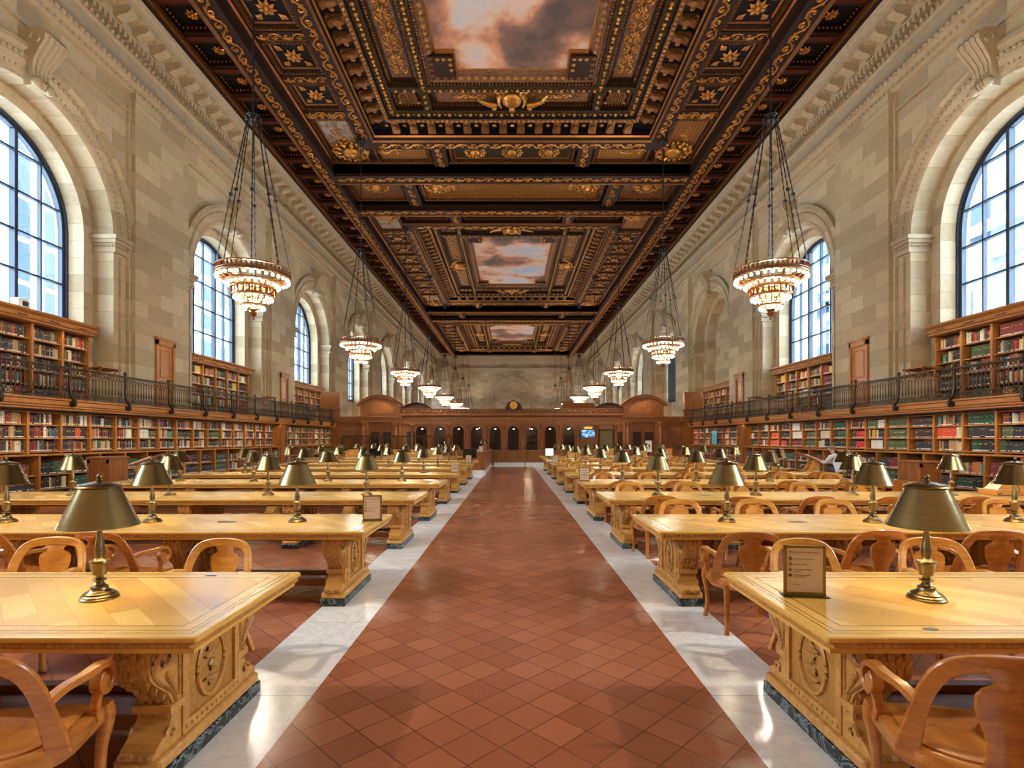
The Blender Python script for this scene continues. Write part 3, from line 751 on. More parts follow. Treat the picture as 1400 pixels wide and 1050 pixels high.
    # outer strip: small square coffers along the long sides, painted panels and cartouches at the corners
    pz = 14.96
    def panel(x0, x1, y0, y1, mat, orn=True):
        if x0 > x1: x0, x1 = x1, x0
        if y0 > y1: y0, y1 = y1, y0
        cx_, cy_, hx_, hy_ = (x0+x1)/2, (y0+y1)/2, (x1-x0)/2, (y1-y0)/2
        rect_loop(base, cx_, cy_, hx_, hy_, [(0,14.94,WOOD),(0,14.84,GDK),(.06,14.82,WOOD),(.14,14.9,WOOD),(.2,14.9,GDK),(.26,14.93,WOOD)])
        base.face([(x0+.26,y0+.26,14.93),(x1-.26,y0+.26,14.93),(x1-.26,y1-.26,14.93),(x0+.26,y1-.26,14.93)], mat)
        for X, Y, h, st in at_loop(cx_, cy_, hx_, hy_, .1, .13): dark.box(X-.035, X+.035, Y-.035, Y+.035, 14.78, 14.86)
        if orn == 'ros': figure.add(TR, T(cx_, cy_, 14.93, .4, 1.5)); [figure.add(leaf(.4,.25), T(cx_, cy_, 14.93, PI/4+k*PI/2) @ Matrix.Translation((.3,0,0))) for k in range(4)]
    xa, xb = hx-.2, hx-1.9
    L = 2*hy - 2*1.95
    segs = [('sq', 1.35)]*3 if L > 8 else []
    for sx in (-1, 1):
        pl = 3.9
        rest = 2*hy - .4 - 2*pl; n = max(1, int(rest // 1.95)); st = rest/n
        for sy in (-1, 1):
            ye = yc + sy*(hy-.2)
            panel(sx*xa, sx*xb, ye, ye-sy*(pl-.35), PNT if sx < 0 else DIA, False)
            figure.add(TCC, T(sx*(hx-1.2), ye-sy*1.0, 14.92, 0, 1.35))
            for k in range(3): figure.add(TS, T(sx*(hx-1.05), ye-sy*(1.75+.35*k), 14.92, k*.9, .7))
            for k in range(2): gold.add(TS, T(sx*(hx-.65-.8*k), ye-sy*(pl-.15), 14.8, 0, .8))
            base.box(sx*xa, sx*xb, ye-sy*(pl-.33), ye-sy*(pl+.03), 14.8, 15.0, PURP)
        for i in range(n):
            yy = yc - rest/2 + st*i
            panel(sx*xa, sx*xb, yy+.2, yy+st-.2, BLK, 'ros')
            base.box(sx*xa, sx*xb, yy+st-.18, yy+st+.18, 14.8, 15.0, PURP)
            for k in range(2): gold.add(TS, T(sx*(hx-.65-.8*k), yy+st, 14.8, 0, .8))
    for sy in (-1, 1):
        ya, yb = yc+sy*(hy-.2), yc+sy*(hy-1.9)
        panel(-2.9, 2.9, ya, yb, GRN, False)
        for k in (-1, 0, 1): figure.add(TCC, T(k*1.7, (ya+yb)/2, 14.92, 0, .8))
        for sx in (-1, 1):
            panel(sx*3.75, sx*6.35, ya, yb, DIA, False)
            figure.add(TS, T(sx*5.6, (ya+yb)/2, 14.92, 0, 1.2))
            base.box(sx*3.0, sx*3.65, ya, yb, 14.62, 15.0, PURP)
            for k in range(2): gold.add(TS, T(sx*3.33, (ya+yb)/2-.45+.9*k, 14.62, PI/2, .85))
    mm = MB(); mm.box(-mx, mx, yc-my, yc+my, 15.42, 15.46)
    o = mm.build('ceiling_mural', mur); tag(o, lab, 'mural')
coffer(14.5, 11.5, M['mural1'], 'largest painted mural of pink and orange clouds at the top of the photo')
coffer(42.2, 11.6, M['mural2'], 'painted cloud mural in the middle coffer of the ceiling')
coffer(69.9, 11.5, M['mural3'], 'smallest and bluest painted cloud mural, in the farthest ceiling coffer')
for a, b in ((2.3,3.0),(26.0,26.8),(29.9,30.6),(53.8,54.5),(57.6,58.4),(81.4,82.1)): cross_beam(a, b)
gold_band(26.8, 29.9); gold_band(54.5, 57.6)
base.box(-HX, HX, 82.1, Y1, 14.7, 15.3, WOOD); base.box(-HX, HX, Y0, 2.3, 14.7, 15.3, WOOD)
x = -8.0
while x < 8.4:
    base.box(x-.25, x+.25, 82.2, Y1, 14.6, 14.72, BLK); roset.add(TR, T(x+.6, 83.3, 14.69)); x += 1.2
ceil_o = tag(base.build('ceiling', CM), kind='structure')
gold.build('scroll_ornament_trim', M['gold'], ceil_o, 60); figure.build('gilded_relief_trim', M['gold'], ceil_o, 60); roset.build('rosette_trim', M['gold'], ceil_o)
modil.build('bracket_trim', M['gold_dark'], ceil_o, 40); dark.build('dentil_trim', M['gold_dark'], ceil_o)
# ------------------------------------------------------------------ furniture prototypes
ORD = ['first','second','third','fourth','fifth','sixth','seventh','eighth','ninth','tenth','eleventh','twelfth','thirteenth','fourteenth','fifteenth','sixteenth','seventeenth','eighteenth','nineteenth','twentieth',
       'twenty-first','twenty-second','twenty-third','twenty-fourth','twenty-fifth','twenty-sixth','twenty-seventh','twenty-eighth','twenty-ninth','thirtieth','thirty-first','thirty-second','thirty-third','thirty-fourth','thirty-fifth','thirty-sixth']
def cr(pts, n=6):
    """Catmull-Rom through 3-D points"""
    P = [Vector(p) for p in pts]; P = [2*P[0]-P[1]] + P + [2*P[-1]-P[-2]]; out = []
    for i in range(1, len(P)-2):
        for k in range(n):
            t = k/n; a, b, c, d = P[i-1], P[i], P[i+1], P[i+2]
            out.append(.5*((2*b) + (c-a)*t + (2*a-5*b+4*c-d)*t*t + (3*b-a-3*c+d)*t**3))
    out.append(P[-2]); return out
def lerp(vals, n):
    out = []
    for i in range(n):
        u = i/(n-1)*(len(vals)-1); k = min(int(u), len(vals)-2); out.append(vals[k] + (vals[k+1]-vals[k])*(u-k))
    return out

def make_chair(mat):
    """oak armchair: front of the seat is +y"""
    t = empty('reading_chair')
    # D-shaped seat
    def dshape(i, z, dip=0.0):
        pts = []
        for a in range(25):
            th = PI + PI*a/24
            pts.append(((.275-i)*math.cos(th), -.05 + (.235-i)*math.sin(th), z))
        pts += [(.262-i, .10, z), (.245-i, .235-i, z), (.0, .25-i, z), (-.245+i, .235-i, z), (-.262+i, .10, z)]
        return pts
    m = MB(); m.loft([dshape(0, .365), dshape(-.008, .375), dshape(-.008, .435), dshape(.004, .445), dshape(.045, .445), dshape(.05, .435), dshape(.05, .36)], True, 0, False)
    m.build('seat_frame', mat, t, 40)
    m = MB(); rings = [dshape(.046, .40), dshape(.046, .452), dshape(.07, .456)]
    for i, z in ((.11,.447),(.16,.438),(.2,.434)): rings.append(dshape(i, z))
    m.loft(rings, True, 0, True); m.build('seat', mat, t, 50)
    # back: a continuous horseshoe rail that rises from the side rails
    half = [(.268,-.13,.40),(.262,-.155,.50),(.25,-.19,.62),(.235,-.225,.72),(.20,-.262,.80),(.13,-.285,.835),(0,-.296,.845)]
    path = cr(half + [(-x, y, z) for x, y, z in half[-2::-1]], 5)
    n = len(path); ups = []
    for p in path: ups.append(Vector((p.x*.55, -.25-abs(.1), 0)).normalized() if abs(p.x) > .02 else Vector((0,-1,0)))
    m = MB(); m.sweep(path, lerp([.085,.075,.06,.06,.062,.062,.065,.062,.062,.06,.06,.075,.085], n), .028, ups, 0, .35)
    m.build('back_rail', mat, t, 40)
    # vase splat
    prof = [(.085,.42),(.075,.445),(.062,.48),(.062,.53),(.075,.58),(.098,.63),(.112,.68),(.112,.725),(.095,.75),(.062,.765),(.058,.785),(.085,.81),(.10,.835)]
    m = MB(); rings = []
    for w, z in prof:
        y = -.262 - .045*((z-.42)/.42)**1.5
        rings.append([(-w, y-.004, z), (-w*.5, y-.015, z), (0, y-.018, z), (w*.5, y-.015, z), (w, y-.004, z), (w, y+.012, z), (w*.5, y+.004, z), (0, y+.001, z), (-w*.5, y+.004, z), (-w, y+.012, z)])
    m.loft(rings, True, 0, True); m.build('splat', mat, t, 45)
    # scrolled arms
    for s in (1, -1):
        path = cr([(s*.247,-.175,.635),(s*.262,-.09,.655),(s*.275,.02,.655),(s*.283,.11,.662)], 5)
        cxy, cz, r = .125, .592, .07
        for i in range(1, 15):
            a = PI/2 - i*.42; rr = r*(1 - i*.035)
            path.append(Vector((s*.284, cxy + rr*math.cos(a), cz + rr*math.sin(a))))
        m = MB(); k = len(path); m.sweep(path, lerp([.05,.046,.05,.052,.05,.05], k), lerp([.03,.028,.03,.03,.026,.022], k), [Vector((0,.05,1)) if i < 16 else (p - Vector((s*.284, cxy, cz))).normalized() for i, p in enumerate(path)], 0, .3)
        m.lathe([(.0,-.024),(.033,-.024),(.033,.024),(.0,.024)], 12, (0,0,0)); 
        b = len(m.v) - 48
        for i in range(b, len(m.v)):   # turn the disc of the volute upright
            x, y, z = m.v[i]; m.v[i] = (s*.284 + z, cxy - .012 + y, cz - .008 + x)
        m.sweep([(s*.284,.115,.56),(s*.275,.10,.51),(s*.262,.115,.46),(s*.258,.13,.42)], [.04,.034,.036,.05], [.03,.03,.03,.04], Vector((0,1,0)), 0, .3)
        m.build('armrest', mat, t, 40)
    # legs: cabriole front pair, splayed back pair
    for s in (1, -1):
        m = MB(); m.sweep(cr([(s*.245,.215,.45),(s*.25,.225,.40),(s*.248,.222,.34),(s*.238,.208,.25),(s*.236,.206,.12),(s*.245,.218,.03),(s*.248,.224,0)], 3), lerp([.055,.06,.052,.042,.034,.034,.04], 19), lerp([.055,.062,.052,.04,.034,.036,.046], 19), Vector((0,1,0)), 0, .3)
        m.build('leg', mat, t, 45)
        m = MB(); m.sweep(cr([(s*.19,-.21,.40),(s*.192,-.22,.30),(s*.202,-.25,.15),(s*.22,-.30,0)], 4), lerp([.052,.044,.036,.036], 13), lerp([.05,.042,.036,.038], 13), Vector((0,1,0)), 0, .3)
        m.build('leg', mat, t, 45)
    return t

def make_lamp():
    t = empty('table_lamp')
    m = MB(); m.lathe([(.094,0),(.094,.008),(.087,.014),(.089,.02),(.08,.026),(.074,.028),(.076,.034),(.066,.04),(.05,.046),(.043,.056),(.042,.07),(.028,.078)], 36)
    m.build('lamp_foot', M['foot'], t, 40)
    m = MB(); m.lathe([(.03,.078),(.022,.086),(.018,.095),(.034,.102),(.036,.108),(.02,.116),(.018,.124),(.02,.13),(.032,.134),(.038,.165),(.041,.196),(.043,.2),(.05,.206),(.048,.214),(.026,.222),(.02,.232),(.024,.25),(.027,.275),(.022,.30),(.017,.34),(.013,.38),(.012,.40),(.012,.60)], 24)
    m.build('lamp_stem', M['foot'], t, 45)
    m = MB(); m.lathe([(.193,.405),(.196,.408),(.194,.412),(.102,.622),(.112,.626),(.113,.631),(.102,.640),(.05,.654),(.014,.66)], 48, caps=False)
    m.lathe([(.190,.406),(.098,.620),(.014,.635)], 48, mi=1, caps=False)
    m.build('lamp_shade', [M['shade'], M['enamel']], t, 35)
    m = MB(); m.lathe([(.014,.66),(.016,.668),(.008,.672),(.014,.68),(.016,.688),(.010,.697),(.0005,.70)], 12); m.build('finial', M['foot'], t, 50)
    return t

def make_table():
    """trestle reading table: x runs 0..7 away from the aisle, y is the depth"""
    t = empty('reading_table'); L, D, H = 7.0, .607, .76
    m = MB(); m.bbox(0, L, -D, D, H-.028, H, .008); m.box(.03, L-.03, -D+.03, D-.03, H-.085, H-.06)
    m.box(.018, L-.018, -D+.018, D-.018, H-.062, H-.028)
    top = m.build('tabletop', M['oak'], t)
    m = MB(); p = .036
    def run(n, f):
        for i in range(n): m.idx(*f(i))
    def gad(ax, a, b, o, sg):
        # one gadroon of the carved edge
        za, zb = H-.06, H-.03
        if ax == 'x': c = [(a,o,za),(b,o,za),(b,o,zb),(a,o,zb),((a+b)/2,o+sg*.016,(za+zb)/2-.003),((a+b)/2,o+sg*.014,zb-.004)]
        else: c = [(o,a,za),(o,b,za),(o,b,zb),(o,a,zb),(o+sg*.016,(a+b)/2,(za+zb)/2-.003),(o+sg*.014,(a+b)/2,zb-.004)]
        return c, [(0,1,4),(1,5,4),(1,2,5),(2,3,5),(3,4,5),(3,0,4)]
    n = int((L-.03)/p)
    for i in range(n):
        a = .016 + i*(L-.032)/n; b = a + (L-.032)/n
        m.idx(*gad('x', a, b, -D+.018, -1)); m.idx(*gad('x', a, b, D-.018, 1))
    n = int((2*D-.03)/p)
    for i in range(n):
        a = -D+.016 + i*(2*D-.032)/n; b = a + (2*D-.032)/n
        m.idx(*gad('y', a, b, .018, -1)); m.idx(*gad('y', a, b, L-.018, 1))
    o = m.build('edge_moulding_trim', M['oak_side'], top)
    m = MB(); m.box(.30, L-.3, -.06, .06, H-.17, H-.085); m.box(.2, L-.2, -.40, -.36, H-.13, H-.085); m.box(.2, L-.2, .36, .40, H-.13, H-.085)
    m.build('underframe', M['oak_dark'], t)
    m = MB()
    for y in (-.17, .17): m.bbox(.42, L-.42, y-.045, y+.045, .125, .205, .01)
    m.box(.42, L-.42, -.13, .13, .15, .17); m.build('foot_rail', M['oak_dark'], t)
    half = [(.50,.675),(.525,.66),(.54,.61),(.535,.55),(.50,.495),(.44,.445),(.385,.395),(.36,.34),(.36,.30),(.366,.285)]
    foot = [(.366,.285),(.375,.26),(.42,.215),(.475,.18),(.50,.155),(.505,.135)]
    pm = MB(); TH = .085
    for sg in (-1, 1):
        out = cr([(0, sg*y, z) for y, z in half], 3); inn = [(0, sg*.27, .285), (0, sg*.27, .675)]
        prof = [(p.y, p.z) for p in out] + [(b, c) for a, b, c in inn]
        pm.prism(prof, lambda p, a: (a, p[0], p[1]), -TH, TH, 0)
        ft = cr([(0, sg*y, z) for y, z in foot], 3); prof = [(p.y, p.z) for p in ft] + [(sg*.27,.135),(sg*.27,.285)]
        pm.prism(prof, lambda p, a: (a, p[0], p[1]), -TH, TH, 0)
        pm.box(-TH-.012, TH+.012, sg*.27, sg*.39, .30, .34, 0)
        for sx in (-1, 1):
            X = sx*(TH+.004)
            pm.tube([(X, sg*(.43+(.075-.006*i)*math.cos(.5+i*.55)), .585+(.075-.006*i)*math.sin(.5+i*.55)) for i in range(12)], .011, 5, mi=1)
            pm.tube([(X, sg*(p.y*sg-.028), p.z) for p in out], .009, 4, mi=1)
            pm.tube([(X, sg*.305, .66-.05*i) for i in range(7)], .008, 4, mi=1)
            for i in range(7): pm.ball((X, sg*(.40-.012*i), .50-.02*i), .022-.0015*i, 5, 4, mi=1, sc=(.6,1,1))
            pm.tube([(X, sg*(.375+(.042-.004*i)*math.cos(i*.6)), .205+(.042-.004*i)*math.sin(i*.6)) for i in range(9)], .011, 5, mi=1)
            for i in range(3): pm.ball((sx*(.03+.028*0)+sx*.02*i, sg*.50, .15), .02, 5, 4, mi=1)
        for i in range(9):    # leaf scales down the front of the console
            p = out[min(2+i*3, len(out)-1)]
            for x in (-.06, -.02, .02, .06): pm.ball((x, p.y+sg*.002, p.z + .012*(1 if x in (-.02,.06) else -1)), .02, 5, 4, mi=1, sc=(1,.6,1.5))
    pm.box(-.075, .075, -.285, .285, .135, .675, 1)
    for sx in (-1, 1):
        for y0, y1, z0, z1 in ((-.285,-.235,.14,.672),(.235,.285,.14,.672),(-.235,.235,.60,.672),(-.235,.235,.14,.20)): pm.box(sx*.06, sx*.094, y0, y1, z0, z1, 0)
        ov = [(sx*.082, .135*math.cos(2*PI*i/28), .40+.17*math.sin(2*PI*i/28)) for i in range(28)]
        pm.tube(ov, .012, 5, True, 0)
        pm.tube([(sx*.078, (.03+.05*math.sin(i*.9))*(-1)**i*.9, .29+.02*i) for i in range(12)], .016, 5, mi=1)
        for i in range(12): pm.ball((sx*.09, -.26+.047*i, .17), .014, 4, 3, mi=1); pm.ball((sx*.09, -.26+.047*i, .636), .014, 4, 3, mi=1)
    pm.bbox(-.115, .115, -.50, .50, .075, .135, .012, 0)
    pmesh = pm.mesh('pedestal', [M['oak_side'], M['oak_carved']], 40)
    m = MB(); m.bbox(-.125, .125, -.51, .51, 0, .075, .008); plm = m.mesh('plinth', M['verde'])
    for i in range(5):
        o = bpy.data.objects.new('pedestal', pmesh); COL.objects.link(o); o.parent = t; o.location = (.35 + 1.575*i, 0, 0)
        k = bpy.data.objects.new('plinth', plm); COL.objects.link(k); k.parent = o
    m = MB(); m.lathe([(.0,0),(.05,0),(.048,.003),(.03,.004),(0,.004)], 20)
    for v in range(len(m.v)): x, y, z = m.v[v]; m.v[v] = (x*2.1, y*1.1, z+H)
    dm = m.mesh('power_plate', M['bronze'])
    for x in (1.66, 4.8):
        o = bpy.data.objects.new('power_plate', dm); COL.objects.link(o); o.parent = t; o.location = (x, 0, 0)
    m = MB(); m.lathe([(0,.0),(.026,0),(.024,.002),(0,.002)], 14)
    for v in range(len(m.v)): x, y, z = m.v[v]; m.v[v] = (x*1.5, y*.7, z+H)
    o = m.build('grommet', M['iron'], t); o.location = (.55, -.5, 0)
    return t

# ------------------------------------------------------------------ rows of tables, lamps, chairs
ROW0, PITCH = 3.06, 2.80
XT = 1.43
table_p = tree_of(make_table()); lamp_p = tree_of(make_lamp())
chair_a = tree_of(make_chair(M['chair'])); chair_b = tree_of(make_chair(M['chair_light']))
used = set()
def place(p, loc, rotz, label, cat, group=None, name=None):
    root = p[0]
    if root.name in used: r = dup(p)
    else: r = root; used.add(root.name)
    r.location = loc; r.rotation_euler = (0, 0, rotz)
    for k in ('group',):
        if k in r: del r[k]
    return tag(r, label, cat, group)
LAMP_X = [.90, 2.465, 4.03, 5.60]
def lamp_light(x, y, z=.76):
    L = bpy.data.lights.new('lamp bulb', 'POINT'); L.energy = LAMP_W; L.color = (1.0, .80, .46); L.shadow_soft_size = .04
    o = bpy.data.objects.new('lamp bulb', L); COL.objects.link(o); o.location = (x, y, z + .50)
LAMP_W = 14.0
SIDE = {-1: 'left', 1: 'right'}
rows = {-1: 8, 1: 9}
AISLE = ['nearest the aisle', 'second from the aisle', 'third from the aisle', 'farthest from the aisle']
for s in (-1, 1):
    for k in range(rows[s]):
        y = ROW0 + PITCH*k
        row = 'front' if k == 0 else ORD[k]
        place(table_p, (s*XT, y, 0), 0 if s > 0 else PI, f'long carved oak reading table, {row} table on the {SIDE[s]} of the aisle', 'table', f'oak tables {SIDE[s]} of the aisle')
        for j, lx in enumerate(LAMP_X):
            X = s*(XT + lx); 
            if abs(X)*FPX/y > 760: lamp_light(X, y); continue
            place(lamp_p, (X, y + R.uniform(-.02, .02), .761), R.uniform(0, 6), f'brass table lamp {AISLE[j]} on the {row} table on the {SIDE[s]}', 'lamp', f'brass lamps on the {SIDE[s]} tables')
            lamp_light(X, y)
def chair(s, k, side, j, X, jit=True, dy=0.0, rot=0.0):
    """side -1: the camera side of the table, facing away from the camera; +1: the far side, facing the camera"""
    yt = ROW0 + PITCH*k
    y = yt + side*(.607 + .20 + .12) + dy
    if jit: X += R.uniform(-.05, .05); y += side*R.uniform(-.06, .08)
    if y < 1.0 or X*FPX/y > 790: return
    row = 'front' if k == 0 else ORD[k]
    wh = 'near' if side < 0 else 'far'
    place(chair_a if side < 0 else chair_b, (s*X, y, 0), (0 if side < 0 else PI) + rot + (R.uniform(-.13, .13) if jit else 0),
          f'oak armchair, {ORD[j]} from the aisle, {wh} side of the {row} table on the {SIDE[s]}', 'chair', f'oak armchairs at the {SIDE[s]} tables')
chair(1, 0, -1, 0, 1.86, False, .10, -.20)
chair(1, 0, 1, 0, 2.28, False, 0, .05); chair(1, 0, 1, 1, 3.3, False, .05, -.1)
for k in range(1, 9):
    for side in (-1, 1):
        for j in range(6):
            if k > 4 and R.random() < .12: continue
            chair(1, k, side, j, 2.1 + 1.06*j)
chair(-1, 0, -1, 0, 2.08, False, .10, .16)
chair(-1, 0, 1, 0, 2.30, False, 0, -.12); chair(-1, 0, 1, 1, 3.62, False, .06, .12)
chair(-1, 1, -1, 0, 3.50, False, -.05, -.14); chair(-1, 1, -1, 1, 4.52, False, 0, -.2)
# ------------------------------------------------------------------ chandeliers
CHX, CHZ = 6.45, 5.62
def ring_mesh(mb, r, z, w=.05, h=.035, n=40, mi=0):
    mb.loft([[(a*math.cos(2*PI*i/n), a*math.sin(2*PI*i/n), zz) for i in range(n)] for a, zz in ((r-w,z),(r+w,z),(r+w,z+h),(r+w*.4,z+h*1.6),(r-w*.4,z+h*1.6),(r-w,z+h),(r-w,z))])
TIERS = [(.82, .0, 32), (.59, -.15, 24), (.43, -.47, 18), (.245, -.70, 11)]
def make_chandelier(detail):
    t = empty('chandelier')
    for ti, (r, z, n) in enumerate(TIERS):
        m = MB(); ring_mesh(m, r, z+.055)
        for i in range(n):    # bulb sockets
            a = 2*PI*i/n; m.lathe([(.035,.045),(.03,.075),(.05,.1)], 6, (r*math.cos(a), r*math.sin(a), z))
        if ti == 0:
            for i in range(48):   # pierced crown band with anthemion cresting
                a = 2*PI*i/48; c, s_ = math.cos(a), math.sin(a)
                m.tube([(c*.84, s_*.84, .1), (c*.855, s_*.855, .19), (c*.845, s_*.845, .27)], [.02,.03,.012], 4)
                b = a + PI/48; m.tube([(math.cos(b+dz*.9)*.85, math.sin(b+dz*.9)*.85, .13+abs(dz)*1.2) for dz in (-.06,-.03,0,.03,.06)], .012, 4)
            ring_mesh(m, .85, .25, .022, .02); ring_mesh(m, .85, .11, .03, .02)
        else:
            pr = TIERS[ti-1]
            for i in range(16):
                a = 2*PI*i/16; m.tube([(r*math.cos(a), r*math.sin(a), z+.09), ((r*.55+pr[0]*.45)*math.cos(a), (r*.55+pr[0]*.45)*math.sin(a), (z+pr[1])/2+.12), (pr[0]*.93*math.cos(a), pr[0]*.93*math.sin(a), pr[1]+.07)], .015, 4)
            if ti == 2:
                ring_mesh(m, .49, -.25, .05, .03)
                for i in range(24): a = 2*PI*i/24; m.box(.49*math.cos(a)-.02, .49*math.cos(a)+.02, .49*math.sin(a)-.02, .49*math.sin(a)+.02, -.38, -.22)
        m.build('lamp_ring', M['gold_dark'], t, 50)
        if detail:
            b = MB(); b.ball((0,0,0), .041, 10, 8); bm_ = b.mesh('bulb', M['bulb'], 80)
            if 'bulbmesh' not in KIDS: KIDS['bulbmesh'] = bm_
            for i in range(n):
                a = 2*PI*i/n; o = bpy.data.objects.new('bulb', KIDS['bulbmesh']); COL.objects.link(o); o.parent = t; o.location = (r*math.cos(a), r*math.sin(a), z)
        else:
            b = MB()
            for i in range(n): a = 2*PI*i/n; b.ball((r*math.cos(a), r*math.sin(a), z), .041, 6, 5)
            tag(b.build('bulb_circle', M['bulb'], t, 80), kind='stuff')
    m = MB(); m.lathe([(.0,-1.0),(.03,-.97),(.015,-.93),(.07,-.87),(.09,-.82),(.05,-.78),(.12,-.74),(.06,-.70),(.02,-.66),(.02,-.1),(.001,-.1)], 12); m.build('pendant_finial', M['gold_dark'], t, 50)
    hub = 4.0
    m = MB(); m.lathe([(.03,hub+.22),(.05,hub+.15),(.16,hub+.1),(.12,hub),(.17,hub-.05),(.05,hub-.12),(.02,hub-.2)], 10); 
    for i in range(8): a = 2*PI*i/8; m.ball((.16*math.cos(a), .16*math.sin(a), hub+.02), .05, 5, 4)
    m.build('chain_hub', M['iron'], t, 50)
    for i in range(8):
        a = 2*PI*(i+.5)/8; p0 = Vector((.14*math.cos(a), .14*math.sin(a), hub-.02)); p1 = Vector((.84*math.cos(a), .84*math.sin(a), .27))
        m = MB(); N = 44; m.tube([p0.lerp(p1, k/N) for k in range(N+1)], [.02 if k % 2 else .011 for k in range(N+1)], 4)
        q_ = p0.lerp(p1, .52); m.ball(tuple(q_), .055, 6, 5, sc=(1,1,.8)); m.build('chain', M['iron'], t)
    m = MB(); m.tube([(0,0,hub+.2),(0,0,14.35-CHZ)], .022, 6); m.lathe([(.02,14.1-CHZ),(.16,14.25-CHZ),(.2,14.33-CHZ),(.2,14.38-CHZ)], 12); m.build('suspension_cable', M['iron'], t, 50)
    return t
cd = tree_of(make_chandelier(True)); cl = tree_of(make_chandelier(False))
CH_W = 760.0
def ch_light(x, y):
    for dz, f in ((-.25, 1.0),):
        L = bpy.data.lights.new('chandelier bulb', 'POINT'); L.energy = CH_W*f; L.color = (1.0, .86, .66); L.shadow_soft_size = .12
        o = bpy.data.objects.new('chandelier bulb', L); COL.objects.link(o); o.location = (x, y, CHZ + dz)
for s in (-1, 1):
    for k in range(-1, 8):
        y = 13.5 + 9.6*k; ch_light(s*CHX, y)
        if k < 0: continue
        place(cd if k < 2 else cl, (s*CHX, y, CHZ), .3*k, f'tiered gilt chandelier of lit bulbs, {ORD[k]} in the row on the {SIDE[s]}', 'chandelier', f'chandeliers on the {SIDE[s]}')

# ------------------------------------------------------------------ bookcases and books
PAL_L = [srgb(*c)[:3] for c in ((92,60,40),(58,44,38),(196,172,128),(128,36,30),(60,80,58),(214,198,164),(40,44,56),(160,110,60),(186,150,100),(150,60,40),(70,90,100),(226,214,186),(80,56,70),(206,120,60),(46,40,36),(30,34,40))]
NAMES_L = ['brown','dark brown','tan','dark red','green','cream','navy','ochre','buff','rust red','slate','ivory','plum','orange','charcoal','black']
COLN = dict(zip(NAMES_L, PAL_L))
COLN.update(teal=srgb(60,150,135)[:3], scarlet=srgb(196,36,34)[:3], maroon=srgb(120,34,44)[:3], olive=srgb(74,92,52)[:3], yellow=srgb(214,170,52)[:3], white=srgb(226,220,206)[:3], blue=srgb(40,70,130)[:3], vermilion=srgb(218,84,44)[:3], bottle=srgb(32,84,60)[:3])
LABELC = srgb(236,230,214)[:3]; GILT = srgb(190,150,70)[:3]
BOOKS = []     # (share, spec)
def add_book(mb, s, X, u, z, w, h, dep, cname, label, lean=0.0):
    """a book whose spine faces the aisle: u is its near edge along the wall; the spine is slightly rounded"""
    c = COLN[cname]; r = R.uniform(.82, 1.15); c = tuple(min(1, x*r) for x in c)
    def P(a, b, zz): return (s*(X+b), u + a + lean*zz, z + .0012 + zz)
    zs = [0, .014, .036, h*.62, h*.70, h] if label else [0, h*.18, h*.2, h*.74, h*.78, h]
    cols = [c, LABELC, c, GILT if R.random() < .5 else c, c] if label else [c, GILT, c, GILT, c]
    for (z0, z1), cc in zip(zip(zs, zs[1:]), cols):
        mb.idx([P(0,.012,z0),P(w*.3,0,z0),P(w*.7,0,z0),P(w,.012,z0),P(0,.012,z1),P(w*.3,0,z1),P(w*.7,0,z1),P(w,.012,z1)], [(0,1,5,4),(1,2,6,5),(2,3,7,6)], 0, cc)
    mb.face([P(0,.012,0),P(0,dep,0),P(0,dep,h),P(0,.012,h)], 0, c); mb.face([P(w,.012,0),P(w,dep,0),P(w,dep,h),P(w,.012,h)], 0, c)
    mb.face([P(0,.012,h),P(w*.3,0,h),P(w*.7,0,h),P(w,.012,h),P(w,dep,h),P(0,dep,h)], 0, (.62,.56,.44))
    mb.face([P(0,.012,0),P(w*.3,0,0),P(w*.7,0,0),P(w,.012,0),P(w,dep,0),P(0,dep,0)], 0, c); mb.face([P(0,dep,0),P(w,dep,0),P(w,dep,h),P(0,dep,h)], 0, (.62,.56,.44))
RUNS_R = ['olive','maroon','white','olive','navy','scarlet','charcoal','black','bottle','vermilion','charcoal','cream','black','maroon','dark brown','olive']
def fill(s, X, u0, u1, z, hmax, where, mixed, runs=None):
    u = u0 + .012; end = u1 - R.choice([.006, .01, .02, .03, .08, .15]); j = 0; run = None; left = 0
    while u < end - .02:
        if left <= 0:
            if mixed:
                left = R.choice([1,1,1,2,2,3,5]) ; cn = R.choice(NAMES_L + (['yellow','white','teal','scarlet'] if R.random() < .3 else []))
            else:
                left = R.choice([5,8,10,14,20]); cn = R.choice(runs or RUNS_R)
            h = R.uniform(.78, .97)*hmax; w = R.uniform(.022, .05) if mixed else R.uniform(.03, .055)
        hh = h*(R.uniform(.9, 1.06) if mixed else 1.0); hh = min(hh, hmax*.97); ww = w*(R.uniform(.75, 1.25) if mixed else 1.0)
        if u + ww > end: break
        share = hh*ww/(u*u)
        BOOKS.append((share, dict(s=s, X=X + R.uniform(0, .02 if mixed else .006), u=u, z=z, w=ww*.97, h=hh, dep=.17, cname=cn, label=R.random() < .75), where, j))
        u += ww; left -= 1; j += 1
UW = .93
ZL = [1.36, 1.685, 2.005, 2.31]                    # upper part of the lower bookcases
ZB = [.12, .47, .82, 1.24]                         # deeper lower part
XL, XD = 11.25, 10.98
PIL = 26.1                                        # a pilaster divides the long run of cases
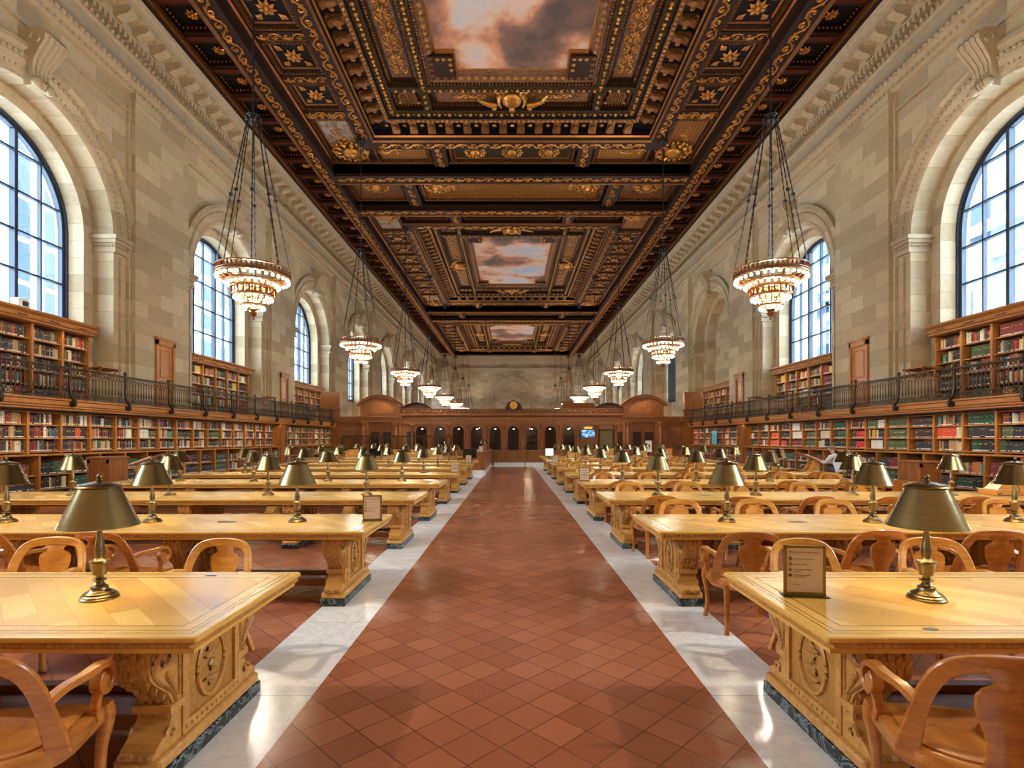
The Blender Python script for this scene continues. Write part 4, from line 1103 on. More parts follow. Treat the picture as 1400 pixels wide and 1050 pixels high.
def lower_case(s, y0, nb, idx):
    t = empty('bookcase', (s*XL, y0, 0)); P = lambda w: s*(w - XL)
    L = nb*UW
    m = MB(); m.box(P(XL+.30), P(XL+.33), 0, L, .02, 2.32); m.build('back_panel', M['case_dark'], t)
    for z in ZL: 
        m = MB(); m.box(P(XL-.01), P(XL+.3), .0, L, z-.028, z); m.build('shelf', M['case'], t)
    for z in ZB[:3]:
        m = MB(); m.box(P(XD), P(XL+.3), .0, L, z-.028, z); m.build('shelf', M['case'], t)
    m = MB(); m.bbox(P(XD-.05), P(XL+.02), -.004, L+.004, ZB[3]+.02, ZB[3]+.06, .01); m.build('ledge', M['case'], t)
    for i in range(nb+1):
        a = -.03 if i else 0; b = .03 if i < nb else 0
        m = MB(); m.box(P(XL-.025), P(XL+.3), i*UW+a, i*UW+b, 1.3, 2.322); m.box(P(XD-.02), P(XL+.3), i*UW+a, i*UW+b, .0, ZB[3]+.02); m.build('upright', M['case'], t)
    m = MB(); m.box(P(XD-.03), P(XD+.02), 0, L, 0, .1); m.build('plinth', M['case'], t)
    tag(t, f'{ORD[idx]} oak section of the tall bookcase under the balcony along the {SIDE[s]} wall', 'bookcase', f'bookcases under the {SIDE[s]} balcony')
    for i in range(nb):
        u0, u1 = y0 + i*UW + .03, y0 + (i+1)*UW - .03
        bay = round((u0 - Y00)/UW)
        seq = RUNS_R[bay*3 % 16:bay*3 % 16 + 3] or RUNS_R[:3]
        for si, z in enumerate(ZL[:3]): fill(s, XL+.03, u0, u1, z, .285, ('lower', 2-si, bay), s < 0 and R.random() < .8 or R.random() < .25, seq)
        for si, z in enumerate(ZB[:3]): fill(s, XD+.04, u0, u1, z, .30, ('lower', 5-si, bay), R.random() < .35, ['black','navy','charcoal','dark brown','maroon','bottle'])
Y00 = 10.7
for s in (-1, 1):
    y = Y00; idx = 0
    for nb in (3,3,3,3,3,):
        lower_case(s, y, nb, idx); y += nb*UW; idx += 1
    lower_case(s, y, 1, idx); y += UW; idx += 1
    pm = MB(); pm.box(s*(XD-.05), s*11.6, y+.004, y+.546, 0, 2.325); pm.box(s*(XD-.09), s*11.24, y+.002, y+.548, 2.2, 2.325); pm.box(s*(XD-.065), s*XD, y+.1, y+.45, .25, 2.1)
    tag(pm.build('pilaster', M['mahog']), f'wooden pilaster between two runs of bookcase under the {SIDE[s]} balcony', 'pilaster')
    y += .55
    for nb in (3, 3, 2): lower_case(s, y, nb, idx); y += nb*UW; idx += 1
ZU = [2.70, 3.08, 3.46, 3.84, 4.25]
XU = 12.4
def upper_case(s, yc, k):
    hw = 2.36; nb = 5; bw = 2*hw/nb
    t = empty('bookcase', (s*XU, yc, 2.64)); P = lambda w: s*(w - XU)
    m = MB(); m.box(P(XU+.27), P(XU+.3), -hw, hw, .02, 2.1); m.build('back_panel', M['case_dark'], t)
    for z in ZU: m = MB(); m.box(P(XU+.0), P(XU+.27), -hw, hw, z-2.64-.03, z-2.64); m.build('shelf', M['case'], t)
    for i in range(nb+1):
        u = -hw + i*bw; a, b = (0, .06) if i == 0 else ((-.06, 0) if i == nb else (-.035, .035))
        m = MB(); m.box(P(XU-.03), P(XU+.27), u+a, u+b, .0, 2.02); m.build('upright', M['case'], t)
    m = MB(); w = [(XU+.28,1.99),(XU-.05,1.99),(XU-.16,2.02),(XU-.16,2.06),(XU-.2,2.09),(XU-.22,2.18),(XU-.30,2.25),(XU-.30,2.30),(XU+.3,2.30)]
    m.prism(w, lambda p, a: (P(p[0]), a, p[1]), -hw-.05, hw+.05); cn = m.build('cornice', M['case'], t)
    for i in range(nb):
        g = MB(); u = -hw + (i+.5)*bw; g.box(P(XU-.225), P(XU-.19), u-.14, u+.14, 2.115, 2.14); g.build('air_slot', M['black'], cn)
    tag(t, f'oak bookcase on the balcony beneath the {ORD[k-1]} arched bay along the {SIDE[s]} wall', 'bookcase', f'bookcases on the {SIDE[s]} balcony')
    for i in range(nb):
        u0, u1 = yc - hw + i*bw + .06, yc - hw + (i+1)*bw - .06
        for si, z in enumerate(ZU): fill(s, XU+.03, u0, u1, z, .325, ('upper', 4-si, (k-1)*5+i), R.random() < .7, ['charcoal','black','olive','maroon','dark brown','yellow','navy'])
    # warm tubes under the cornice light the spines
    L = bpy.data.lights.new('shelf light', 'AREA'); L.shape = 'RECTANGLE'; L.size = 5.0; L.size_y = .04; L.energy = 16; L.color = (1, .78, .45)
    o = bpy.data.objects.new('shelf light', L); COL.objects.link(o); o.location = (s*(XU-.12), yc, 4.6); o.rotation_euler = (0, s*rad(-25), PI/2) if False else (0, s*rad(25), 0); o.rotation_euler = Euler((0, -s*rad(-28), 0)); L.size, L.size_y = .04, 4.5
for s in (-1, 1):
    for k in (1, 2, 3): upper_case(s, BC[k], k)
# strip lights under the balcony wash the lower shelves
for s in (-1, 1):
    for i in range(5):
        L = bpy.data.lights.new('shelf light', 'AREA'); L.shape = 'RECTANGLE'; L.size = .04; L.size_y = 4.2; L.energy = 14; L.color = (1, .80, .48)
        o = bpy.data.objects.new('shelf light', L); COL.objects.link(o); o.location = (s*10.93, 12.8+4.5*i, 2.34); o.rotation_euler = Euler((0, s*rad(-22)*-1, 0))
def book_score(b):
    sh, sp, wh, j = b
    if sp['X']*FPX/sp['u'] > 700: return 0
    f = 1.0
    if sp['z'] < 1.3: f = .45
    if wh[0] == 'upper' and sp['z'] < 3.4: f = .3
    return sh*f
BOOKS.sort(key=lambda b: -book_score(b))
SHELFN = ['top', 'second', 'third', 'fourth', 'fifth', 'lowest']
for sh, sp, wh, j in BOOKS[:300]:
    mb = MB(); X, u, z = sp['X'], sp['u'], sp['z']; s = sp['s']
    sp2 = dict(sp); sp2['u'] = 0; sp2['z'] = 0
    add_book(mb, **sp2)
    mb.v = [(x - s*X, y, zz) for x, y, zz in mb.v]
    cn = sp['cname'] if sp['cname'] != 'bottle' else 'bottle-green'
    o = mb.build('book', M['book'], None, None, (s*X, u, z))
    where = f"{SIDE[s]} {'balcony' if wh[0] == 'upper' else 'lower'} case"
    tag(o, f"{cn} book, {ORD[min(j, 35)]} along the {SHELFN[wh[1]]} shelf of bay {ORD[max(0, wh[2])]}, {where}", 'book', f"books in the {where}")
mb = MB()
for sh, sp, wh, j in BOOKS[300:]: add_book(mb, **sp)
tag(mb.build('books', M['book']), 'thousands of further books filling the shelves along both walls', 'books', None, 'stuff')

# ------------------------------------------------------------------ balconies and their railings
YB0, YB1 = 9.6, 33.4
for s in (-1, 1):
    t = tag(empty('balcony', (s*11.2, YB0, 2.36)), f'wooden balcony with moulded fascia running along the {SIDE[s]} wall', 'balcony')
    P = lambda w: s*(w - 11.2); Lb = YB1 - YB0
    m = MB(); pf = [(10.95,0),(10.95,.04),(10.90,.06),(10.90,.10),(10.86,.115),(10.86,.21),(10.82,.23),(10.82,.27),(11.0,.27),(11.0,0)]
    m.prism(pf, lambda p, a: (P(p[0]), a, p[1]), 0, Lb); m.build('fascia', M['case'], t, 30)
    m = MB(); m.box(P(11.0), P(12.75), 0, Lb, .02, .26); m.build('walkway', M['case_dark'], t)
    m = MB(); m.box(P(11.02), P(11.24), 0, Lb, -.03, .02); m.build('valance', M['bronze'], t)
    r = tag(empty('balcony_railing', (s*10.88, YB0, 2.63)), f'dark bronze balustrade of turned bars along the {SIDE[s]} balcony', 'railing')
    m = MB(); m.bbox(-.035, .035, 0, Lb, .735, .79, .012); m.build('top_rail', M['bronze'], r)
    m = MB(); m.box(-.015, .015, 0, Lb, .60, .615); m.box(-.02, .02, 0, Lb, .02, .045)
    k = 0; y = .06
    while y < Lb - .05:      # pierced scroll friezes above and below the bars
        m.tube([(0, y+.05*math.cos(a), .675+.05*math.sin(a)) for a in [2*PI*i/7 for i in range(7)]], .01, 3, True); m.tube([(0, y+.045*math.cos(a), .10+.042*math.sin(a)) for a in [2*PI*i/6 for i in range(6)]], .011, 3, True); y += .11
    m.box(-.015, .015, 0, Lb, .148, .162); m.build('scroll_frieze_border', M['bronze'], r)
    m = MB(); m.lathe([(.009,.16),(.012,.2),(.022,.27),(.014,.34),(.009,.42),(.009,.5),(.016,.56),(.009,.6)], 6); bmsh = m.mesh('baluster', M['bronze'], 60)
    ys = []; y = 13.45 - 9.6*0 - YB0; 
    posts = [p for p in [13.3 + 1.92*i for i in range(-2, 11)] if YB0 < p < YB1]
    y = .07; cnt = 0; rest = MB()
    while y < Lb - .05:
        if min(abs(y + YB0 - p) for p in posts) > .05:
            if y + YB0 > 11.3 and cnt < 100:
                o = bpy.data.objects.new('baluster', bmsh); COL.objects.link(o); o.parent = r; o.location = (0, y, 0); cnt += 1
            else: rest.lathe([(.009,.16),(.022,.27),(.009,.42),(.016,.56),(.009,.6)], 5, (0, y, 0), caps=False)
        y += .115
    tag(rest.build('balusters', M['bronze'], r, 60), kind='stuff')
    # scrolled bracket posts that grip the fascia
    m = MB(); path = cr([(0,0,.82),(-s*.02,0,.6),(-s*.015,0,.3),(-s*.05,0,.1),(-s*.13,0,-.02),(-s*.14,0,-.12),(-s*.08,0,-.17),(-s*.04,0,-.12),(-s*.07,0,-.07)], 4)
    m.sweep(path, .065, lerp([.05,.05,.055,.06,.07,.075,.06,.05,.04], len(path)), Vector((1,0,.3)), 0, .3); m.ball((0,0,.86), .045, 8, 6); pmsh = m.mesh('post', M['bronze'], 45)
    for p in posts:
        o = bpy.data.objects.new('post', pmsh); COL.objects.link(o); o.parent = r; o.location = (0, p - YB0, 0)
    # book rests hung outside the rail
    for i, yy in enumerate((14.1, 23.7, 33.0)):
        b = tag(empty('book_rest', (s*10.84, yy, 3.42)), f'wooden book rest bracketed to the {SIDE[s]} balcony rail, {ORD[i]} from the camera end', 'book rest')
        m = MB(); m.loft([[(x, y_, z+zz) for x, y_, z in ((-s*.02,-.36,.02),(-s*.42,-.36,.06),(-s*.42,.36,.06),(-s*.02,.36,.02))] for zz in (0, .03)], True, 0, True); m.build('rest_board', M['mahog'], b)
        for yb in (-.28, .28):
            m = MB(); m.tube([(-s*.38,yb,.055),(-s*.2,yb,-.1),(-s*.05,yb,-.2)], .018, 5); m.tube([(-s*.05,yb,.02),(-s*.05,yb,-.22)], .018, 5); m.build('brace', M['mahog'], b)
        m = MB(); m.box(-s*.03, -s*.06, -.3, .3, -.2, -.16); m.build('cross_bar', M['mahog'], b)
    # narrow wooden doors to the piers
    for i, k in enumerate((1, 2, 3)):
        yy = BC[k] + BAY/2
        if yy > YB1 + 1: continue
        b = tag(empty(f'door_{i+1 if s < 0 else i+4}', (s*(XW-.26), yy, 2.64)), kind='structure')
        m = MB(); m.box(0, s*.05, -.38, .38, 0, 2.15); m.build('door_leaf', M['chair'], b)
        m = MB()
        for a, bb, c, d in ((-.49,-.38,0,2.3),(.38,.49,0,2.3),(-.49,.49,2.15,2.32)): m.box(-s*.06, s*.05, a, bb, c, d)
        m.box(-s*.1, s*.05, -.54, .54, 2.32, 2.4); m.build('door_frame', M['case'], b)
        m = MB()
        for c, d in ((.2,.95),(1.1,2.0)):
            rect = [(-.25,c),(.25,c),(.25,d),(-.25,d)]; m.tube([(-s*.012, y_, z) for y_, z in rect], .022, 4, True)
        m.build('panel_moulding', M['case'], b)
        m = MB(); m.ball((-s*.04, .32, 1.0), .035, 8, 6); m.build('door_knob', M['brass'], b)
# ------------------------------------------------------------------ the wooden delivery screen across the hall
YP = 34.0
def partition():
    t = tag(empty('wooden_screen', (0, YP, 0)), 'long panelled wooden screen with arched windows crossing the hall behind the service desk', 'partition screen')
    ZC = .95
    m = MB(); TH = .22
    pitch = 1.158; cs = [.1 + pitch*k for k in range(-5, 4)]; hw = .385; zs = 2.10
    def fr(x0, x1, z0, z1, y0=0, y1=TH): m.box(x0, x1, y0, y1, z0, z1)
    # solid fields and arched bays
    fr(-6.95, cs[0]-pitch/2, 0, 2.62); fr(cs[-1]+pitch/2, 7.0, 0, 2.62); fr(-6.95, 7.0, 0, ZC)
    for c in cs:
        a, b = c-pitch/2, c+pitch/2
        fr(a, c-hw, ZC, 2.62); fr(c+hw, b, ZC, 2.62)
        n = 12; pts = [(c-hw*math.cos(PI*i/n), zs+hw*math.sin(PI*i/n)) for i in range(n+1)]
        for (x0, z0), (x1, z1) in zip(pts, pts[1:]):
            m.idx([(x0,0,z0),(x1,0,z1),(x1,0,2.62),(x0,0,2.62),(x0,TH,z0),(x1,TH,z1),(x1,TH,2.62),(x0,TH,2.62)], [(0,1,2,3),(0,4,5,1),(7,6,5,4)])
    m.build('arcade', M['mahog'], t)
    for c in cs:
        m = MB(); n = 14
        m.tube([(c-hw,-.01,ZC)] + [(c-hw*math.cos(PI*i/n), -.01, zs+hw*math.sin(PI*i/n)) for i in range(n+1)] + [(c+hw,-.01,ZC)], .03, 5, up=Vector((0,1,0)))
        m.box(c-.05, c+.05, -.06, 0, zs+hw-.04, 2.6); m.build('arch_moulding', M['mahog'], t)
    for k in range(-6, 7):
        x = .1 + pitch*(k+.5)
        if abs(x) > 6.95: continue
        m = MB(); m.box(x-.11, x+.11, -.09, .02, ZC, ZC+.12); m.lathe([(.085,ZC+.12),(.075,2.40),(.085,2.42),(.11,2.47),(.12,2.52)], 12, (x,-.05,0)); m.box(x-.14, x+.14, -.16, .02, 2.52, 2.62)
        m.build('column', M['mahog'], t, 40)
    # entablature with carved frieze and cresting
    m = MB(); pf = [(0,2.62),(-.10,2.62),(-.10,2.74),(-.13,2.76),(-.13,2.80),(-.05,2.82),(-.05,3.02),(-.12,3.05),(-.2,3.08),(-.24,3.14),(-.24,3.2),(-.05,3.22),(-.05,3.5),(-.12,3.52),(-.12,3.56),(.3,3.56),(.3,2.62)]
    m.prism(pf, lambda p, a: (a, p[0], p[1]), -7.0, 7.05); m.build('entablature', M['mahog'], t)
    m = MB(); x = -6.85
    while x < 6.9:
        m.ball((x,-.06,3.36), .10, 6, 5, sc=(1,.5,.9)); m.tube([(x+.2+.09*math.cos(a),-.07,3.36+.09*math.sin(a)) for a in [PI*i/6 for i in range(-2,9)]], .022, 4); x += .4
    m.build('carved_frieze_relief_trim', M['mahog_carved'], t, 60)
    # bays with the display and the board, and the narrow grilles
    for x, w in ((6.93,.26), (-6.3,.26)):
        m = MB()
        for i in range(4): m.box(x-w+.17*i, x-w+.17*i+.03, -.03, .0, 1.0, 2.05)
        m.box(x-w-.04, x+w+.04, -.01, 0, .98, 2.1); m.build('window_grille', M['mahog_dark'], t)
    # portals: paired columns, entablature and a segmental pediment
    for s in (-1, 1):
        cx = s*8.25; m = MB()
        for x0, x1 in ((-1.32,-.72),(.72,1.32)): m.box(cx+x0, cx+x1, -.15, .4, 0, 2.72)
        m.box(cx-1.32, cx+1.32, -.15, .4, 2.72, 3.0); m.box(cx-1.38, cx+1.38, -.25, .4, 3.0, 3.08)
        m.box(cx-1.22, cx+1.22, -.12, .4, 3.08, 3.72); m.box(cx-.8, cx+.8, -.15, -.11, 3.2, 3.62)
        for sx in (-1, 1): m.box(cx+sx*1.1, cx+sx*1.42, -.3, .4, 3.68, 3.82); m.box(cx+sx*.9, cx+sx*1.24, -.16, .4, 3.1, 3.68)
        p = m.build('portal', M['mahog'], t)
        m = MB(); n = 18; Rr = 1.95; a0 = math.asin(1.45/Rr)
        arc = lambda r, y: [(cx + r*math.sin(-a0+2*a0*i/n), y, 4.42 - Rr + r*math.cos(-a0+2*a0*i/n)) for i in range(n+1)]
        m.loft([arc(Rr,-.38), arc(Rr,.4), arc(Rr-.18,.4), arc(Rr-.14,-.3), arc(Rr-.05,-.34), arc(Rr,-.38)], False)
        lo = [(x, y, 3.72) for x, y, z in arc(Rr-.16,-.1)]
        m.loft([arc(Rr-.16,-.1), lo], False); m.build('pediment', M['mahog'], p, 40)
        for sx in (-1, 1):
            m = MB(); m.lathe([(.17,0),(.17,.2),(.135,.24),(.13,1.2),(.115,2.42),(.15,2.46),(.16,2.6),(.19,2.66),(.19,2.72)], 16, (cx+sx*1.02,-.27,0)); m.build('column', M['mahog'], p, 40)
        for sx in (-1, 1):
            m = MB(); m.box(cx+sx*.02, cx+sx*.72, .12, .18, 0, 2.3)
            d = m.build('portal_door', M['mahog'], p)
            m = MB(); m.box(cx+sx*.12, cx+sx*.62, .09, .12, 1.0, 2.1); [m.box(cx+sx*(.12+.125*i)-.012, cx+sx*(.12+.125*i)+.012, .07, .12, 1.0, 2.1) for i in range(5)]; m.build('door_grille', M['mahog_dark'], d)
        m = MB(); m.box(cx-.72, cx+.72, .1, .16, 2.3, 2.72); m.build('transom_panel', M['mahog'], p)
        # wing that joins the portal to the wall
        m = MB(); m.box(s*9.57, s*10.84, .05, .3, 0, 3.0); m.box(s*9.57, s*10.84, -.05, .3, 2.7, 3.06); m.box(s*10.84, s*12.0, .05, .3, 0, 4.6)
        for i in range(6): m.box(s*(9.8+.17*i), s*(9.83+.17*i), .0, .06, .9, 2.2)
        m.build('wing_panel', M['mahog'], t)
    m = MB(); m.box(-9.6, 9.6, .3, 16.0, 3.0, 3.3); m.build('flat_roof', M['mahog_dark'], t)
    m = MB(); m.box(-9.6, 9.6, 3.0, 3.2, 0, 3.0)
    for i in range(24): m.box(-9+.78*i, -8.95+.78*i, 2.9, 3.02, .2, 2.6)
    for z in (.5, .95, 1.4, 1.85, 2.3): m.box(-9.3, 9.3, 2.85, 3.02, z, z+.03)
    m.build('back_wall', M['mahog_dark'], t)
    # the raised pieces that show above the cornice
    for x, y in ((-7.2, 7.0), (7.3, 7.0)):
        m = MB(); arc = lambda r, yy: [(x + r*math.sin(-.8+1.6*i/14), yy, 3.0 + r*math.cos(-.8+1.6*i/14) - .35) for i in range(15)]
        m.loft([arc(1.75, y-.3), arc(1.75, y+.4), arc(1.6, y+.4), arc(1.6, y-.3)], False); lo = [(a, b, 3.0) for a, b, c in arc(1.6, y)]; m.loft([arc(1.6, y), lo], False); m.build('rear_pediment', M['mahog'], t, 40)
    m = MB(); m.loft([[(3.3,5,3.3),(6.4,5,3.3),(6.4,8,3.3),(3.3,8,3.3)], [(3.8,5.5,4.3),(5.9,5.5,4.3),(5.9,7.5,4.3),(3.8,7.5,4.3)]], True, 0, True); m.build('lantern_roof', M['mahog'], t)
    return cs
cs = partition()
for i, c in enumerate(cs):
    l = tag(empty('pendant_lamp', (c, YP+.35, 2.36)), f'small lit lamp hanging in the {ORD[i]} arch of the wooden screen, counted from the left', 'lamp', 'lamps in the screen arches')
    m = MB(); m.lathe([(.02,.05),(.10,.0),(.16,-.05),(.15,-.06)], 14, caps=False); m.build('lamp_shade', M['brass'], l, 50)
    m = MB(); m.ball((0,0,-.05), .06, 8, 6); m.build('bulb', M['bulb'], l, 80)
    m = MB(); m.tube([(0,0,.05),(0,0,.26)], .01, 5); m.build('stem', M['bronze'], l)
L = bpy.data.lights.new('arcade light', 'POINT'); L.energy = 40; L.color = (1,.78,.5); L.shadow_soft_size = .1
for x in (-5, -2, 1, 4, 8.2, -8.2):
    o = bpy.data.objects.new('arcade light', L); COL.objects.link(o); o.location = (x, YP+1.4, 2.5)
# clock on the cornice
c = tag(empty('clock', (.1, YP-.34, 3.5)), 'small round clock in a peaked wooden case on the wooden screen', 'clock')
m = MB(); o_ = [(-.48,0),(.48,0),(.52,.12),(.40,.34),(.30,.44),(0,.58),(-.30,.44),(-.40,.34),(-.52,.12)]; m.prism(o_, lambda p, a: (p[0], a, p[1]), -.1, .2); m.build('clock_case', M['mahog_dark'], c)
m = MB(); m.lathe([(.20,0),(.24,.0),(.24,.06),(.20,.06)], 28); 
m.v = [(x, -.1-z, y+.24) for x, y, z in m.v]; m.build('bezel', M['brass'], c, 40)
m = MB(); m.lathe([(0,.02),(.205,.02),(.205,0)], 28, caps=False); m.v = [(x, -.11-z, y+.24) for x, y, z in m.v]; m.build('dial', m_emit('backlit clock dial', (1,.72,.32,1), .9), c)
m = MB(); m.box(-.008,.008,-.15,-.14,.24,.40); m.build('minute_hand', M['black'], c); m = MB(); m.box(0,.1,-.15,-.14,.232,.248); m.build('hour_hand', M['black'], c)
# television, amber plaque, notice board on the screen
t = tag(empty('television', (4.76, YP-.12, 1.98)), 'wall mounted television showing a blue seascape on the wooden screen', 'television')
m = MB(); m.box(-.44,.44,-.04,.08,-.26,.26); m.build('housing', M['black'], t); m = MB(); m.box(-.41,.41,-.05,-.04,-.23,.23); m.build('display', M['tv'], t)
m = MB(); m.box(-.25,.25,-.02,.0,0,.12); tag(m.build('amber_plaque', m_emit('backlit amber plaque', (1,.55,.08,1), .8), None, None, (4.78, YP-.1, 2.29)), 'backlit amber plaque above the television', 'sign')
t = tag(empty('notice_board', (5.9, YP-.1, 1.6)), 'tall framed olive notice board on the wooden screen beside the television', 'notice board')
m = MB(); m.box(-.42,.42,-.02,.05,-.60,.62); m.build('board', m_plain('olive felt', srgb(112,102,66), .9), t)
m = MB(); [m.box(*b) for b in ((-.45,-.40,-.05,.05,-.63,.66),(.40,.45,-.05,.05,-.63,.66),(-.45,.45,-.05,.05,.6,.66),(-.45,.45,-.05,.05,-.63,-.58))]; m.build('frame', M['mahog_dark'], t)
# service desk: along the screen and along the left of the aisle
def desk(name, lab, x0, x1, y0, y1, h, front):
    t = tag(empty(name, ((x0+x1)/2, (y0+y1)/2, 0)), lab, 'desk'); cx, cy = (x0+x1)/2, (y0+y1)/2
    P = lambda a, b: (a-cx, b-cx)
    m = MB(); m.box(x0-cx+.02, x1-cx-.02, y0-cy+.02, y1-cy-.02, 0, .22); m.build('marble_base', M['marble'], t)
    m = MB(); m.box(x0-cx+.04, x1-cx-.04, y0-cy+.04, y1-cy-.04, .22, h-.05); m.build('body', M['mahog'], t)
    m = MB(); m.bbox(x0-cx-.04, x1-cx+.04, y0-cy-.04, y1-cy+.04, h-.05, h, .012); m.build('countertop', M['mahog'], t)
    n = max(1, int((x1-x0)/1.15)) if front == 'y' else max(1, int((y1-y0)/1.15))
    for i in range(n):
        m = MB()
        if front == 'y': a = x0-cx+(x1-x0)*(i+.1)/n; b = x0-cx+(x1-x0)*(i+.9)/n; m.box(a, b, y0-cy+.015, y0-cy+.045, .30, h-.13)
        else: a = y0-cy+(y1-y0)*(i+.1)/n; b = y0-cy+(y1-y0)*(i+.9)/n; m.box(x1-cx-.045, x1-cx-.015, a, b, .30, h-.13)
        m.build('front_panel', M['mahog'], t)
    return t
desk('service_desk', 'long wooden service counter below the arched windows of the screen', -1.1, 7.0, 32.9, 33.7, .97, 'y')
desk('service_desk', 'wooden counter with marble base beside the left edge of the aisle', -1.95, -1.21, 24.75, 32.5, 1.06, 'x')
L_ = place(lamp_p, (-1.5, 28.0, 1.06), .4, 'brass lamp standing on the wooden counter beside the aisle', 'lamp'); L_.scale = (.85,.85,.85)
L_ = place(lamp_p, (-1.36, 28.7, 1.06), .4, 'second brass lamp on the wooden counter, behind the first', 'lamp'); L_.scale = (.8,.8,.8)
for s, x0, y, lab in ((-1, -2.5, 25.55, 'first computer table behind the left rows'), (-1, -2.5, 28.3, 'second computer table behind the left rows'), (1, XT, 28.3, 'computer table behind the last right row')):
    place(table_p, (x0, y, 0), 0 if s > 0 else PI, 'long oak table, ' + lab, 'table')
    for j, lx in enumerate(LAMP_X):
        X = x0 + s*lx; place(lamp_p, (X, y, .761), 0, f'brass table lamp, {ORD[j]} from the aisle on the {lab}', 'lamp', 'lamps on the computer tables')
def carrel(x, y, lab):
    t = tag(empty('computer_hood', (x, y, .766)), lab, 'computer hood')
    m = MB(); m.box(-.31,.31,-.02,.02,.03,.40); m.build('back_board', M['chair_light'], t)
    for sx in (-1, 1): m = MB(); m.box(sx*.29, sx*.31, .02, .35, .03, .38); m.build('side_board', M['chair_light'], t)
    m = MB(); m.box(-.33,.33,-.05,.38,0,.03); m.build('base_board', M['paper'], t)
    m = MB(); m.box(-.09,.09,-.026,-.02,.20,.235); m.build('label_plate', M['paper'], t)
for i, (x, y) in enumerate(((-7.4,25.05),(-5.3,25.05),(-4.55,25.05),(-3.6,25.05))): carrel(x, y, f'light wooden computer hood with white plate, {ORD[3-i]} from the aisle on the left')
for i, (x, y) in enumerate(((3.2,27.76),(4.9,27.76),(6.6,27.76),(7.9,27.76))): carrel(x, y, f'light wooden computer hood with white plate, {ORD[i]} from the aisle on the right')
def monitor(x, y, z, w, h, lab, mat, rz=0.0):
    t = tag(empty('monitor', (x, y, z+.001), rz), lab, 'monitor')
    m = MB(); m.bbox(-w/2, w/2, -.03, .03, .1, .1+h, .01); m.build('housing', M['black'], t)
    m = MB(); m.box(-w/2+.02, w/2-.02, -.035, -.03, .12, .08+h); m.build('display', mat, t)
    m = MB(); m.box(-.03,.03,-.01,.03,.01,.15); m.bbox(-.13,.13,-.09,.09,0,.015,.005); m.build('stand', M['black'], t)
monitor(-1.76, 22.6, .76, .58, .38, 'black monitor turned away at the aisle end of the last left table', M['screen_black'])
monitor(-6.35, 25.15, .765, .6, .36, 'wide black monitor on the first computer table at the left', M['screen_black'])
monitor(1.75, 25.4, .76, .40, .36, 'monitor with lit white screen at the aisle end of the last right table', M['screen_white'])
monitor(-4.0, 28.2, .76, .5, .33, 'white lit monitor on the second computer table at the left', M['screen_white'])
monitor(-5.6, 28.2, .76, .5, .33, 'farther black monitor on the second computer table at the left', M['screen_black'])
# glazed bronze screen
t = tag(empty('glazed_screen', (-5.9, 29.6, 0)), 'low bronze screen with glass panels behind the computer tables on the left', 'screen')
m = MB(); m.box(-3.4, 2.6, -.04, .04, 1.76, 1.84); m.build('top_rail', M['bronze'], t); m = MB(); m.box(-3.4, 2.6, -.04, .04, 0, .12); m.build('bottom_rail', M['bronze'], t)
for i in range(9): m = MB(); x = -3.4 + .75*i; m.box(x-.03, x+.03, -.035, .035, .1, 1.8); m.build('post', M['bronze'], t)
for i in range(8): m = MB(); x = -3.4 + .75*i; m.box(x+.03, x+.72, -.006, .006, .12, 1.76); m.build('glass_panel', M['glass_bronze'], t)
# brass rope post in the aisle
t = tag(empty('stanchion', (.72, 30.0, 0)), 'polished brass stanchion standing alone at the far end of the aisle', 'stanchion')
m = MB(); m.lathe([(.16,0),(.16,.02),(.13,.04),(.06,.06),(.03,.1)], 24); m.build('foot', M['brass'], t, 40)
m = MB(); m.lathe([(.026,.08),(.026,.92),(.04,.93),(.04,.96),(.02,.97)], 16); m.build('post', M['brass'], t, 40); m = MB(); m.ball((0,0,1.0), .045, 12, 8); m.build('knob', M['brass'], t, 80)
# white kiosk panel
t = tag(empty('kiosk', (7.4, 29.3, 0)), 'white upright notice panel with a dark square beside the right portal', 'notice panel')
m = MB(); m.bbox(-.17,.17,-.02,.02,.95,1.56,.01); m.build('panel', M['paper'], t); m = MB(); m.box(-.06,.06,-.03,-.02,1.18,1.34); m.build('dark_square', M['black'], t); m = MB(); m.box(-.03,.03,-.02,.02,0,.96); m.bbox(-.15,.15,-.12,.12,0,.02,.005); m.build('stand', M['iron'], t)

